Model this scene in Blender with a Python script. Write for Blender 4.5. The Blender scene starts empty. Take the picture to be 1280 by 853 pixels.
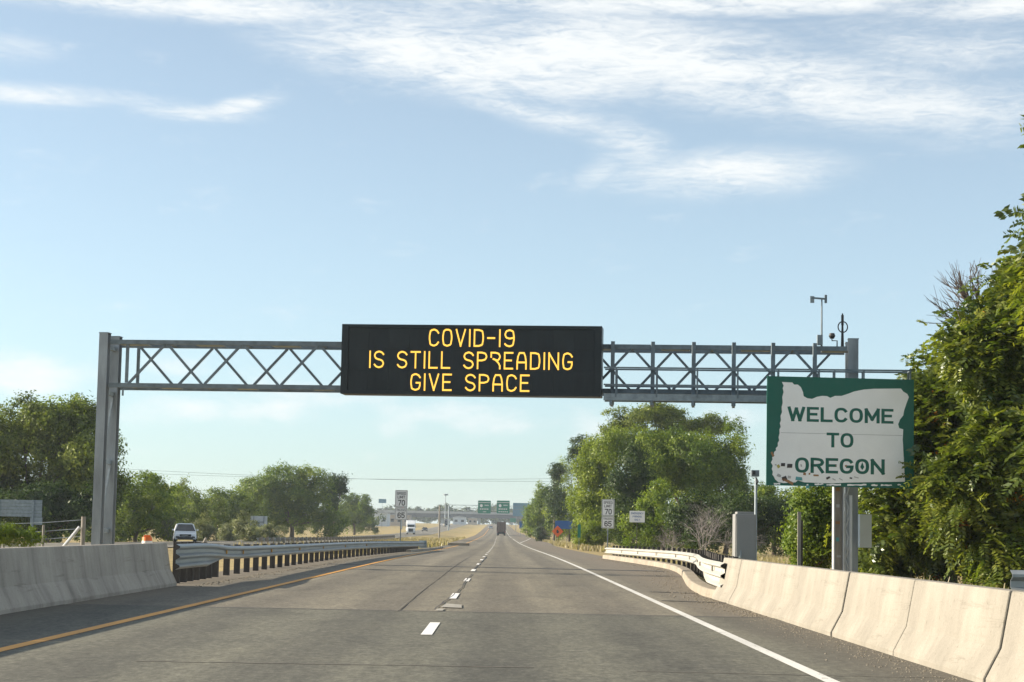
import bpy, math, random
import numpy as np
from mathutils import Vector, Matrix

random.seed(7)
rng = np.random.default_rng(11)
R = math.radians
scn = bpy.context.scene
COL = scn.collection

# ------------------------------------------------------------------ camera
EYE = 1.2
FOC = 2450.0                      # focal length in pixels of a 1280 wide picture
PITCH, YAW, ROLL = R(5.565), R(0.19), 0.0195
Fv = Vector((math.sin(YAW) * math.cos(PITCH), math.cos(YAW) * math.cos(PITCH), math.sin(PITCH)))
Rt0 = Fv.cross(Vector((0, 0, 1))).normalized()
Up0 = Rt0.cross(Fv).normalized()
Rt = Rt0 * math.cos(ROLL) + Up0 * math.sin(ROLL)
Up = -Rt0 * math.sin(ROLL) + Up0 * math.cos(ROLL)
cam = bpy.data.cameras.new('camera')
cam.sensor_width = 36.0
cam.lens = FOC / 1280.0 * 36.0
cam.clip_end = 20000
cam.clip_start = 0.1
camo = bpy.data.objects.new('camera', cam)
COL.objects.link(camo)
camo.matrix_world = Matrix(((Rt.x, Up.x, -Fv.x, 0), (Rt.y, Up.y, -Fv.y, 0), (Rt.z, Up.z, -Fv.z, EYE), (0, 0, 0, 1)))
scn.camera = camo


def ray(px, py):
    return Fv + Rt * ((px - 640) / FOC) - Up * ((py - 426.5) / FOC)


def at(px, py, Y):
    d = ray(px, py)
    return Vector((0, 0, EYE)) + d * (Y / d.y)


def gnd(px, py, z=0.0):
    d = ray(px, py)
    return Vector((0, 0, EYE)) + d * ((z - EYE) / d.z)


# ------------------------------------------------------------------ world, sun, exposure
SUN_EL, SUN_AHEAD = R(20.0), R(8.0)      # elevation; how far ahead of straight left the sun stands
sdir = Vector((-math.cos(SUN_AHEAD) * math.cos(SUN_EL), math.sin(SUN_AHEAD) * math.cos(SUN_EL), math.sin(SUN_EL)))
world = bpy.data.worlds.new('World')
scn.world = world
world.use_nodes = True
wt = world.node_tree
wt.nodes.clear()
SKY_STRENGTH = 0.078
SUN_STRENGTH = 5.0
EXPOSURE = 1.23


def build_world():
    n, l = wt.nodes, wt.links
    out = n.new('ShaderNodeOutputWorld')
    bg = n.new('ShaderNodeBackground')
    bg.inputs['Strength'].default_value = SKY_STRENGTH
    l.new(bg.outputs[0], out.inputs[0])
    sky = n.new('ShaderNodeTexSky')
    sky.sky_type = 'NISHITA'
    sky.sun_disc = False
    sky.sun_elevation = SUN_EL
    sky.sun_rotation = math.atan2(sdir.x, sdir.y)
    sky.altitude = 650
    sky.air_density = 1.0
    sky.dust_density = 0.3
    sky.ozone_density = 6.0
    tc = n.new('ShaderNodeTexCoord')
    sep = n.new('ShaderNodeSeparateXYZ')
    l.new(tc.outputs['Generated'], sep.inputs[0])

    def m(op, a, b=None):
        q = n.new('ShaderNodeMath')
        q.operation = op
        for i, v in enumerate((a, b)):
            if v is None:
                continue
            if isinstance(v, (int, float)):
                q.inputs[i].default_value = v
            else:
                l.new(v, q.inputs[i])
        return q.outputs[0]
    az = m('MULTIPLY', m('ARCTAN2', sep.outputs[0], sep.outputs[1]), 57.2958)
    el = m('MULTIPLY', m('ARCSINE', sep.outputs[2]), 57.2958)
    comb = n.new('ShaderNodeCombineXYZ')
    l.new(az, comb.inputs[0])
    l.new(el, comb.inputs[1])
    # streaked cirrus grain
    def noise(scale, detail, rough, dist, sx, sy, rot, off=0.0):
        mp = n.new('ShaderNodeMapping')
        mp.inputs['Scale'].default_value = (sx, sy, 1)
        mp.inputs['Rotation'].default_value = (0, 0, R(rot))
        mp.inputs['Location'].default_value = (off, off * 0.7, off)
        l.new(comb.outputs[0], mp.inputs[0])
        t = n.new('ShaderNodeTexNoise')
        t.inputs['Scale'].default_value = scale
        t.inputs['Detail'].default_value = detail
        t.inputs['Roughness'].default_value = rough
        t.inputs['Distortion'].default_value = dist
        l.new(mp.outputs[0], t.inputs['Vector'])
        return t.outputs['Fac']
    nz1 = noise(0.55, 10, 0.66, 0.8, 0.42, 1.9, 5, 3.1)
    nz2 = noise(1.9, 7, 0.62, 1.2, 0.6, 2.6, 12, 9.7)
    nz3 = noise(0.5, 8, 0.6, 0.2, 0.8, 1.9, 0, 22.0)
    blobs = [  # picture position and half size of each cloud bank, tilt, density
        (600, 74, 310, 62, -5, 1.5), (740, 64, 360, 64, -3, 1.35), (470, 50, 200, 30, -6, 1.0), (960, 100, 330, 66, -7, 1.15), (1090, 130, 300, 48, -3, 1.0), (1230, 140, 150, 60, 0, .85),
        (230, 2, 470, 30, -1, 1.15), (520, 18, 200, 26, 0, .9), (880, 4, 560, 24, 0, 1.2), (1180, 60, 230, 40, -2, .85), (1270, 8, 220, 26, 0, 1.1), (1130, 40, 300, 40, 0, .6),
        (300, 133, 70, 17, 14, 1.1), (240, 142, 110, 15, 0, 1.0), (40, 119, 150, 19, 0, .9), (10, 60, 90, 26, 0, .6), (170, 126, 130, 16, -3, .65),
        (640, 135, 150, 16, -11, .95), (700, 148, 110, 26, -10, .95), (790, 180, 85, 40, -20, .9), (750, 215, 60, 24, 30, .7), (905, 218, 190, 40, 3, 1.05), (960, 205, 120, 30, 0, .7)]
    lows = [(30, 462, 100, 38, -4, 1.0), (205, 458, 100, 28, 0, .7), (270, 508, 190, 34, 2, .95), (545, 522, 150, 30, 4, .9),
            (738, 540, 60, 34, 25, 1.0), (655, 535, 90, 22, 0, .7), (960, 515, 110, 26, 0, .6), (420, 500, 120, 26, 0, .6)]

    def bank(lst):
        acc = None
        for px, py, rx, ry, rot, amp in lst:
            d = ray(px, py).normalized()
            mp = n.new('ShaderNodeMapping')
            mp.vector_type = 'TEXTURE'
            mp.inputs['Location'].default_value = (math.degrees(math.atan2(d.x, d.y)), math.degrees(math.asin(d.z)), 0)
            mp.inputs['Rotation'].default_value = (0, 0, R(rot))
            k = math.degrees(1 / FOC)
            mp.inputs['Scale'].default_value = (rx * k, ry * k, 1)
            l.new(comb.outputs[0], mp.inputs[0])
            ln = n.new('ShaderNodeVectorMath')
            ln.operation = 'LENGTH'
            l.new(mp.outputs[0], ln.inputs[0])
            mr = n.new('ShaderNodeMapRange')
            mr.interpolation_type = 'SMOOTHSTEP'
            mr.inputs['From Min'].default_value = 0.0
            mr.inputs['From Max'].default_value = 1.4
            mr.inputs['To Min'].default_value = amp
            mr.inputs['To Max'].default_value = 0
            l.new(ln.outputs['Value'], mr.inputs['Value'])
            acc = mr.outputs[0] if acc is None else m('MAXIMUM', acc, mr.outputs[0])
        return acc

    def smooth(v, a, b, hi):
        mr = n.new('ShaderNodeMapRange')
        mr.interpolation_type = 'SMOOTHSTEP'
        mr.inputs['From Min'].default_value = a
        mr.inputs['From Max'].default_value = b
        mr.inputs['To Max'].default_value = hi
        l.new(v, mr.inputs['Value'])
        return mr.outputs[0]
    hi = bank(blobs)
    lo = bank(lows)
    # the same kind of cirrus over the rest of the sky
    wide = smooth(el, 16.5, 30, 0.62)
    hi = m('MAXIMUM', hi, wide)
    grain = m('ADD', m('MULTIPLY', m('SUBTRACT', nz1, 0.5), 2.3), m('MULTIPLY', m('SUBTRACT', nz2, 0.5), 1.3))
    d1 = smooth(m('ADD', m('MULTIPLY', hi, 0.95), m('MULTIPLY', grain, hi)), 0.08, 1.55, 0.95)
    d2 = smooth(m('ADD', lo, m('MULTIPLY', m('SUBTRACT', nz3, 0.55), 3.0)), 0.05, 1.5, 0.95)
    dens = m('MAXIMUM', d1, d2)
    mix = n.new('ShaderNodeMix')
    mix.data_type = 'RGBA'
    mix.inputs['B'].default_value = CLOUD
    l.new(dens, mix.inputs['Factor'])
    hs = n.new('ShaderNodeHueSaturation')
    hs.inputs['Saturation'].default_value = SKY_SAT
    hs.inputs['Value'].default_value = 1.0
    l.new(sky.outputs[0], hs.inputs['Color'])
    wb = n.new('ShaderNodeMix')          # white balance of the picture
    wb.data_type = 'RGBA'
    wb.blend_type = 'MULTIPLY'
    wb.inputs['Factor'].default_value = 1
    wb.inputs['B'].default_value = (1.03, 1.085, .998, 1)
    l.new(hs.outputs[0], wb.inputs['A'])
    l.new(wb.outputs['Result'], mix.inputs['A'])
    l.new(mix.outputs['Result'], bg.inputs['Color'])


CLOUD = (5.5, 5.65, 5.65, 1)
SKY_SAT = 0.585
build_world()

sun = bpy.data.lights.new('sun', 'SUN')
sun.energy = SUN_STRENGTH
sun.angle = R(0.53)
sun.color = (1.0, 0.87, 0.69)
suno = bpy.data.objects.new('sun', sun)
COL.objects.link(suno)
suno.rotation_euler = (-sdir).to_track_quat('-Z', 'Y').to_euler()
suno.location = sdir * 200

scn.view_settings.view_transform = 'Standard'
scn.view_settings.look = 'None'
scn.view_settings.exposure = EXPOSURE
scn.view_settings.gamma = 1
scn.render.engine = 'CYCLES'
scn.cycles.max_bounces = 6
scn.cycles.transparent_max_bounces = 8


# ------------------------------------------------------------------ materials
def new_mat(name):
    m = bpy.data.materials.new(name)
    m.use_nodes = True
    nt = m.node_tree
    b = nt.nodes['Principled BSDF']
    return m, nt.nodes, nt.links, b


def noise_node(n, l, vec, scale, detail=4, rough=0.55, mapscale=None, dist=0.0):
    t = n.new('ShaderNodeTexNoise')
    t.inputs['Scale'].default_value = scale
    t.inputs['Detail'].default_value = detail
    t.inputs['Roughness'].default_value = rough
    t.inputs['Distortion'].default_value = dist
    if mapscale:
        mp = n.new('ShaderNodeMapping')
        mp.inputs['Scale'].default_value = mapscale
        l.new(vec, mp.inputs[0])
        vec = mp.outputs[0]
    l.new(vec, t.inputs['Vector'])
    return t.outputs['Fac']


def ramp(n, l, fac, stops):
    r = n.new('ShaderNodeValToRGB')
    e = r.color_ramp.elements
    while len(e) < len(stops):
        e.new(0.5)
    for i, (p, c) in enumerate(stops):
        e[i].position = p
        e[i].color = (*c, 1) if len(c) == 3 else c
    l.new(fac, r.inputs[0])
    return r.outputs[0]


def mixc(n, l, fac, a, b, mode='MIX'):
    q = n.new('ShaderNodeMix')
    q.data_type = 'RGBA'
    q.blend_type = mode
    for nm, v in (('Factor', fac), ('A', a), ('B', b)):
        if isinstance(v, (int, float)):
            q.inputs[nm].default_value = v
        elif isinstance(v, tuple):
            q.inputs[nm].default_value = (*v, 1)
        else:
            l.new(v, q.inputs[nm])
    return q.outputs['Result']


def simple(name, col, rough=0.6, metal=0.0, vary=0.15, scale=3.0, bump=0.0, bscale=40, mapscale=None, spec=0.5):
    m, n, l, b = new_mat(name)
    tc = n.new('ShaderNodeTexCoord').outputs['Object']
    f = noise_node(n, l, tc, scale, 6, 0.6, mapscale)
    lo = tuple(c * (1 - vary) for c in col)
    hi = tuple(min(1, c * (1 + vary)) for c in col)
    c = ramp(n, l, f, [(0.3, lo), (0.7, hi)])
    l.new(c, b.inputs['Base Color'])
    b.inputs['Roughness'].default_value = rough
    b.inputs['Metallic'].default_value = metal
    b.inputs['Specular IOR Level'].default_value = spec
    if bump:
        bp = n.new('ShaderNodeBump')
        bp.inputs['Strength'].default_value = bump
        bp.inputs['Distance'].default_value = 0.01
        l.new(noise_node(n, l, tc, bscale, 3), bp.inputs['Height'])
        l.new(bp.outputs[0], b.inputs['Normal'])
    return m


def asphalt_mat(name, base, warm, dirt=True):
    m, n, l, b = new_mat(name)
    tc = n.new('ShaderNodeTexCoord').outputs['Object']
    agg = noise_node(n, l, tc, 13, 5, 0.85, (1, .4, 1))
    agg2 = noise_node(n, l, tc, 6, 5, 0.7, (1, .35, 1))
    big = noise_node(n, l, tc, 0.25, 5, 0.6, (1.6, 0.12, 1))
    streak = noise_node(n, l, tc, 1.5, 3, 0.6, (1.2, 0.012, 1))
    c = ramp(n, l, agg, [(0.28, tuple(x * .5 for x in base)), (0.5, base), (0.74, tuple(x * 1.75 for x in base))])
    c = mixc(n, l, 1.0, c, ramp(n, l, agg2, [(0.3, (.82, .82, .82)), (0.7, (1.16, 1.15, 1.13))]), 'MULTIPLY')
    c = mixc(n, l, 1.0, c, ramp(n, l, big, [(0.3, (.84, .85, .86)), (0.7, (1.13, 1.12, 1.1))]), 'MULTIPLY')
    c = mixc(n, l, 1.0, c, ramp(n, l, streak, [(0.35, (.9, .9, .9)), (0.65, (1.08, 1.08, 1.08))]), 'MULTIPLY')
    blot = noise_node(n, l, tc, 1.1, 6, 0.7, (1, .3, 1), .6)
    c = mixc(n, l, 1.0, c, ramp(n, l, blot, [(0.3, (.72, .72, .73)), (0.48, (1, 1, 1)), (0.72, (1.16, 1.15, 1.11))]), 'MULTIPLY')
    wv = n.new('ShaderNodeTexWave')       # worn wheel tracks along the lanes
    wv.inputs['Scale'].default_value = .172
    wv.inputs['Distortion'].default_value = .6
    wv.inputs['Detail'].default_value = 2
    wv.inputs['Detail Scale'].default_value = .6
    l.new(tc, wv.inputs['Vector'])
    c = mixc(n, l, 1.0, c, ramp(n, l, wv.outputs['Fac'], [(0.2, (.85, .85, .86)), (0.8, (1.08, 1.08, 1.06))]), 'MULTIPLY')
    if dirt:
        sep = n.new('ShaderNodeSeparateXYZ')
        l.new(tc, sep.inputs[0])
        wob = n.new('ShaderNodeMath')
        wob.operation = 'MULTIPLY_ADD'
        l.new(noise_node(n, l, tc, 0.5, 4, 0.6, (1, .25, 1)), wob.inputs[0])
        wob.inputs[1].default_value = 1.4
        l.new(sep.outputs[0], wob.inputs[2])
        right = n.new('ShaderNodeMapRange')
        right.inputs['From Min'].default_value = 3.6
        right.inputs['From Max'].default_value = 5.0
        l.new(wob.outputs[0], right.inputs[0])
        left = n.new('ShaderNodeMapRange')
        left.inputs['From Min'].default_value = -5.0
        left.inputs['From Max'].default_value = -6.0
        l.new(wob.outputs[0], left.inputs[0])
        add = n.new('ShaderNodeMath')
        add.operation = 'MAXIMUM'
        l.new(right.outputs[0], add.inputs[0])
        l.new(left.outputs[0], add.inputs[1])
        gr = ramp(n, l, noise_node(n, l, tc, 9, 5, 0.75), [(0.3, tuple(x * .55 for x in warm)), (0.5, warm), (0.75, tuple(x * 1.5 for x in warm))])
        c = mixc(n, l, add.outputs[0], c, gr)
    l.new(c, b.inputs['Base Color'])
    b.inputs['Roughness'].default_value = 0.88
    b.inputs['Specular IOR Level'].default_value = 0.3
    bp = n.new('ShaderNodeBump')
    bp.inputs['Strength'].default_value = 0.5
    bp.inputs['Distance'].default_value = 0.012
    l.new(agg, bp.inputs['Height'])
    l.new(bp.outputs[0], b.inputs['Normal'])
    return m


def concrete_mat(name, base, streak_dark):
    m, n, l, b = new_mat(name)
    tc = n.new('ShaderNodeTexCoord').outputs['Object']
    big = noise_node(n, l, tc, 1.3, 6, 0.62)
    st = noise_node(n, l, tc, 1.5, 7, 0.62, (1, 1, .12), 0.4)
    fine = noise_node(n, l, tc, 60, 3, 0.6)
    blot = noise_node(n, l, tc, 0.35, 3, 0.5)
    c = ramp(n, l, big, [(0.3, tuple(x * .86 for x in base)), (0.7, tuple(x * 1.1 for x in base))])
    c = mixc(n, l, 1.0, c, ramp(n, l, st, [(0.32, (streak_dark,) * 3), (0.56, (1.03, 1.03, 1.03))]), 'MULTIPLY')
    c = mixc(n, l, 1.0, c, ramp(n, l, fine, [(0.35, (.9, .9, .9)), (0.65, (1.06, 1.06, 1.06))]), 'MULTIPLY')
    c = mixc(n, l, 1.0, c, ramp(n, l, blot, [(0.35, (.9, .9, .89)), (0.65, (1.05, 1.05, 1.05))]), 'MULTIPLY')
    scuff = noise_node(n, l, tc, 2.2, 6, 0.75, (1, .18, 3.5), .5)
    c = mixc(n, l, 1.0, c, ramp(n, l, scuff, [(0.3, (.66, .65, .63)), (0.42, (1, 1, 1))]), 'MULTIPLY')
    pit = noise_node(n, l, tc, 14, 4, 0.7)
    c = mixc(n, l, 1.0, c, ramp(n, l, pit, [(0.3, (.74, .73, .71)), (0.4, (1, 1, 1))]), 'MULTIPLY')
    l.new(c, b.inputs['Base Color'])
    b.inputs['Roughness'].default_value = 0.9
    b.inputs['Specular IOR Level'].default_value = 0.2
    bp = n.new('ShaderNodeBump')
    bp.inputs['Strength'].default_value = 0.25
    bp.inputs['Distance'].default_value = 0.01
    l.new(fine, bp.inputs['Height'])
    l.new(bp.outputs[0], b.inputs['Normal'])
    return m


def worn_paint(name, col, under, wear=0.42):
    m, n, l, b = new_mat(name)
    tc = n.new('ShaderNodeTexCoord').outputs['Object']
    f = noise_node(n, l, tc, 9, 6, 0.75, (1, .3, 1))
    k = ramp(n, l, f, [(wear - .08, (1, 1, 1)), (wear + .08, (0, 0, 0))])
    f2 = noise_node(n, l, tc, 1.2, 4, 0.6, (1, .2, 1))
    c = mixc(n, l, 1.0, col, ramp(n, l, f2, [(0.3, (.8, .8, .8)), (0.7, (1.08, 1.08, 1.08))]), 'MULTIPLY')
    l.new(mixc(n, l, k, c, under), b.inputs['Base Color'])
    b.inputs['Roughness'].default_value = 0.7
    return m


def leaf_mat(name, dark, mid, light, trans=0.35, gloss=0.018, extra=None):
    m, n, l, b = new_mat(name)
    n.remove(b)
    out = n['Material Output']
    at_ = n.new('ShaderNodeAttribute')
    at_.attribute_name = 'tint'
    stops = [(0.0, dark), (0.5, mid), (0.9, light)]
    if extra:
        stops = [(0.0, dark), (0.45, mid), (0.82, light), (0.93, extra)]
    c = ramp(n, l, at_.outputs['Fac'], stops)
    d = n.new('ShaderNodeBsdfDiffuse')
    t = n.new('ShaderNodeBsdfTranslucent')
    g = n.new('ShaderNodeBsdfGlossy')
    g.inputs['Roughness'].default_value = 0.42
    g.inputs['Color'].default_value = (.8, .85, .8, 1)
    l.new(c, d.inputs[0])
    l.new(mixc(n, l, 1.0, c, (1.25, 1.3, .6), 'MULTIPLY'), t.inputs[0])
    m1 = n.new('ShaderNodeMixShader')
    m1.inputs[0].default_value = trans
    l.new(d.outputs[0], m1.inputs[1])
    l.new(t.outputs[0], m1.inputs[2])
    m2 = n.new('ShaderNodeMixShader')
    m2.inputs[0].default_value = gloss
    l.new(m1.outputs[0], m2.inputs[1])
    l.new(g.outputs[0], m2.inputs[2])
    l.new(m2.outputs[0], out.inputs[0])
    return m


def emit_mat(name, col, strength):
    m, n, l, b = new_mat(name)
    b.inputs['Base Color'].default_value = (*[c * .5 for c in col], 1)
    b.inputs['Emission Color'].default_value = (*col, 1)
    b.inputs['Emission Strength'].default_value = strength
    b.inputs['Roughness'].default_value = 0.5
    return m


M = {}
M['asphalt'] = asphalt_mat('asphalt', (.152, .138, .108), (.15, .127, .096))
M['deck'] = asphalt_mat('deck_asphalt', (.105, .103, .083), (.112, .098, .076))
M['opp_asphalt'] = asphalt_mat('far_asphalt', (.16, .15, .125), (.17, .15, .11), False)
M['white_paint'] = worn_paint('white_road_paint', (.62, .61, .57), (.16, .15, .13), 0.36)
M['dash_paint'] = worn_paint('white_dash_paint', (.78, .77, .74), (.17, .16, .14), 0.28)
M['faded_paint'] = worn_paint('faded_patch_paint', (.34, .32, .27), (.15, .14, .12), 0.36)
M['yellow_paint'] = worn_paint('yellow_road_paint', (.66, .31, .045), (.2, .15, .08), 0.36)
M['seal'] = simple('joint_sealant', (.028, .027, .026), .7, vary=.3, scale=8)  # sealant black, also the colour of the painted gantry shadows
M['seal_soft'] = simple('thin_crack_sealant', (.118, .108, .087), .85, vary=.3, scale=8)
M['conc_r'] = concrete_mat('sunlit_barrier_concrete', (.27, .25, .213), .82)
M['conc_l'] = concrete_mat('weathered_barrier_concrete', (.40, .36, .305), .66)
M['kerb'] = concrete_mat('kerb_concrete', (.3, .265, .215), .8)
M['steel'] = simple('galvanised_steel', (.235, .275, .30), .5, .35, .22, 5, .1, 30)
M['steel_d'] = simple('dull_galvanised_steel', (.15, .185, .21), .6, .15, .25, 4)
M['column'] = simple('weathered_steel_column', (.27, .295, .32), .5, .3, .3, 2.2, mapscale=(1, 1, .25))
M['rail'] = simple('galvanised_rail', (.29, .32, .33), .42, .35, .16, 2.5, mapscale=(1, .2, 1))
M['rail_w'] = simple('pale_weathered_rail', (.36, .35, .315), .65, .05, .12, 3, mapscale=(1, .2, 1))
M['post'] = simple('tarred_wood_post', (.055, .048, .042), .9, 0, .35, 7, .3, 30, (1, 1, .2))
M['grey_post'] = simple('weathered_grey_wood', (.24, .22, .19), .9, 0, .25, 7, .3, 30, (1, 1, .2))
M['dark'] = simple('black_metal', (.02, .022, .024), .6)
M['amber'] = simple('amber_reflector', (.55, .27, .03), .4)
M['housing'] = simple('sign_housing_black', (.010, .0145, .0175), .38, 0, .15, 1.2, spec=.4)
M['screen'] = simple('sign_screen', (.0155, .0205, .024), .5, 0, .22, 1.5, mapscale=(3, 1, .6), spec=.35)
M['screen_b'] = simple('sign_screen_paler', (.019, .0245, .0275), .5, 0, .22, 1.5, spec=.35)
M['led'] = emit_mat('amber_light', (1.0, .54, .075), .6)
M['green'] = simple('sign_green', (.003, .105, .075), .45, 0, .06, 2)
M['green_far'] = simple('guide_sign_green', (.006, .19, .12), .5, 0, .08, 1)
M['sheet'] = simple('sign_white_sheeting', (.84, .84, .84), .5, 0, .04, 1.5)
M['sheet_far'] = simple('small_sign_white', (.78, .77, .76), .5, 0, .04, 2)
M['black'] = simple('sign_black', (.018, .018, .02), .6)
M['sign_back'] = simple('aluminium_sign_back', (.48, .5, .52), .5, .2, .1, 3)
M['blue'] = simple('sign_blue', (.015, .1, .32), .5)
M['blue_grey'] = simple('faded_blue_panel', (.13, .26, .36), .6)
M['orange'] = simple('sign_orange', (.75, .12, .012), .5)
M['orange_band'] = simple('drum_orange', (.72, .16, .02), .5)
M['white'] = simple('white_band', (.75, .75, .73), .6)
M['cabinet'] = simple('cabinet_paint', (.235, .235, .228), .5, .1, .07, 2, mapscale=(1, 1, .4))
M['cabinet_pale'] = simple('pale_cabinet_paint', (.46, .5, .52), .5, .1, .07, 2)
M['sticker_a'] = simple('sticker_black', (.05, .045, .045), .6)
M['sticker_b'] = simple('sticker_brown', (.3, .16, .07), .6)
M['sticker_c'] = simple('sticker_yellow', (.42, .36, .08), .6)
M['sticker_d'] = simple('sticker_teal', (.08, .3, .32), .6)
M['sticker_e'] = simple('sticker_grey', (.42, .42, .42), .6)
M['bark'] = simple('bark', (.12, .095, .07), .95, 0, .35, 6, .5, 20, (1, 1, .25))
M['dead'] = simple('bleached_dead_wood', (.22, .2, .185), .95, 0, .25, 6)
M['twig'] = simple('dark_twig', (.10, .08, .066), .95, 0, .3, 6)
M['car_white'] = simple('white_car_paint', (.72, .74, .76), .25, 0, .02)
M['car_dark'] = simple('dark_car_paint', (.03, .035, .04), .25, 0, .05)
M['car_silver'] = simple('silver_car_paint', (.4, .45, .5), .25, .3, .05)
M['glass'] = simple('car_glass', (.02, .026, .03), .08, 0, .05)
M['rubber'] = simple('rubber', (.02, .02, .02), .9)
M['chrome'] = simple('bright_trim', (.6, .6, .6), .2, .8, .05)
M['lamp'] = simple('lamp_lens', (.8, .82, .85), .15, 0, .03)
M['red_lamp'] = simple('red_lens', (.4, .02, .015), .3)
M['brown'] = simple('brown_trailer', (.15, .105, .085), .7, 0, .25, 3)
M['brown_d'] = simple('dark_trailer_post', (.05, .04, .035), .8, 0, .2, 3)
M['wall_white'] = simple('warehouse_wall', (.55, .58, .6), .8, 0, .06, .2)
M['wall_tan'] = simple('tan_wall', (.42, .36, .3), .8, 0, .1, .2)
M['roof_grey'] = simple('metal_roof', (.34, .36, .38), .6, 0, .06, .2)
M['girder'] = simple('overpass_girder', (.07, .075, .085), .8, 0, .1, .1)
M['parapet'] = simple('overpass_parapet', (.36, .37, .37), .85, 0, .08, .2)
M['red'] = simple('red_panel', (.5, .05, .05), .5)
M['wire'] = simple('cable', (.06, .06, .065), .7)
M['stone'] = simple('pebble', (.2, .175, .135), .95, 0, .4, 9)

# foliage
M['leaf_olive'] = leaf_mat('olive_leaves', (.072, .1, .02), (.14, .18, .032), (.25, .285, .05), .4)
M['leaf_green'] = leaf_mat('green_leaves', (.07, .118, .02), (.14, .2, .028), (.26, .31, .042), .42)
M['leaf_bright'] = leaf_mat('bright_leaves', (.09, .135, .016), (.175, .23, .024), (.3, .35, .045), .42)
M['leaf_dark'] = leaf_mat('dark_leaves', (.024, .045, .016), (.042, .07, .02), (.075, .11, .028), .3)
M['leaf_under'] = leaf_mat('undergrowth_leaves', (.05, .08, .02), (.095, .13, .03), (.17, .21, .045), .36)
M['leaf_silver'] = leaf_mat('silvery_leaves', (.11, .125, .07), (.19, .21, .115), (.3, .31, .18), .3)
M['leaf_heaven'] = leaf_mat('glossy_compound_leaves', (.048, .082, .013), (.122, .162, .022), (.24, .26, .038), .45, .06)
M['leaf_rust'] = leaf_mat('rust_seed_clusters', (.24, .075, .012), (.42, .15, .022), (.5, .26, .04), .3)
M['leaf_far'] = leaf_mat('distant_leaves', (.045, .07, .025), (.075, .105, .034), (.13, .15, .05), .25)
M['leaf_yellow'] = leaf_mat('yellow_leaves', (.2, .2, .02), (.34, .32, .03), (.5, .45, .05), .4)
M['grass_dry'] = leaf_mat('dry_grass', (.2, .16, .09), (.28, .235, .14), (.36, .31, .19), .3, .02)
M['grass_green'] = leaf_mat('weeds', (.06, .08, .02), (.12, .14, .03), (.22, .22, .06), .4, .03)


def ground_mat():
    m, n, l, b = new_mat('dry_ground')
    tc = n.new('ShaderNodeTexCoord').outputs['Object']
    big = noise_node(n, l, tc, .03, 6, .65)
    mid = noise_node(n, l, tc, .5, 6, .7)
    fine = noise_node(n, l, tc, 6, 5, .75)
    c = ramp(n, l, big, [(.3, (.30, .235, .13)), (.5, (.36, .285, .15)), (.7, (.22, .2, .09))])
    c = mixc(n, l, 1.0, c, ramp(n, l, mid, [(.3, (.72, .72, .68)), (.7, (1.2, 1.18, 1.1))]), 'MULTIPLY')
    c = mixc(n, l, 1.0, c, ramp(n, l, fine, [(.3, (.7, .7, .7)), (.7, (1.25, 1.25, 1.2))]), 'MULTIPLY')
    l.new(c, b.inputs['Base Color'])
    b.inputs['Roughness'].default_value = .95
    b.inputs['Specular IOR Level'].default_value = .1
    return m


M['ground'] = ground_mat()


# ------------------------------------------------------------------ mesh helpers
def tag(o, label=None, cat=None, group=None, kind=None):
    if label: o['label'] = label
    if cat: o['category'] = cat
    if group: o['group'] = group
    if kind: o['kind'] = kind
    return o


def empty(name, loc, rz=0.0, label=None, cat=None, group=None):
    o = bpy.data.objects.new(name, None)
    o.empty_display_size = .3
    COL.objects.link(o)
    o.location = loc
    o.rotation_euler = (0, 0, rz)
    return tag(o, label, cat, group)


def base_loc(p):
    v = Vector((0, 0, 0))
    while p is not None:
        v += Vector(p.location)
        p = p.parent
    return v


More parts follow.
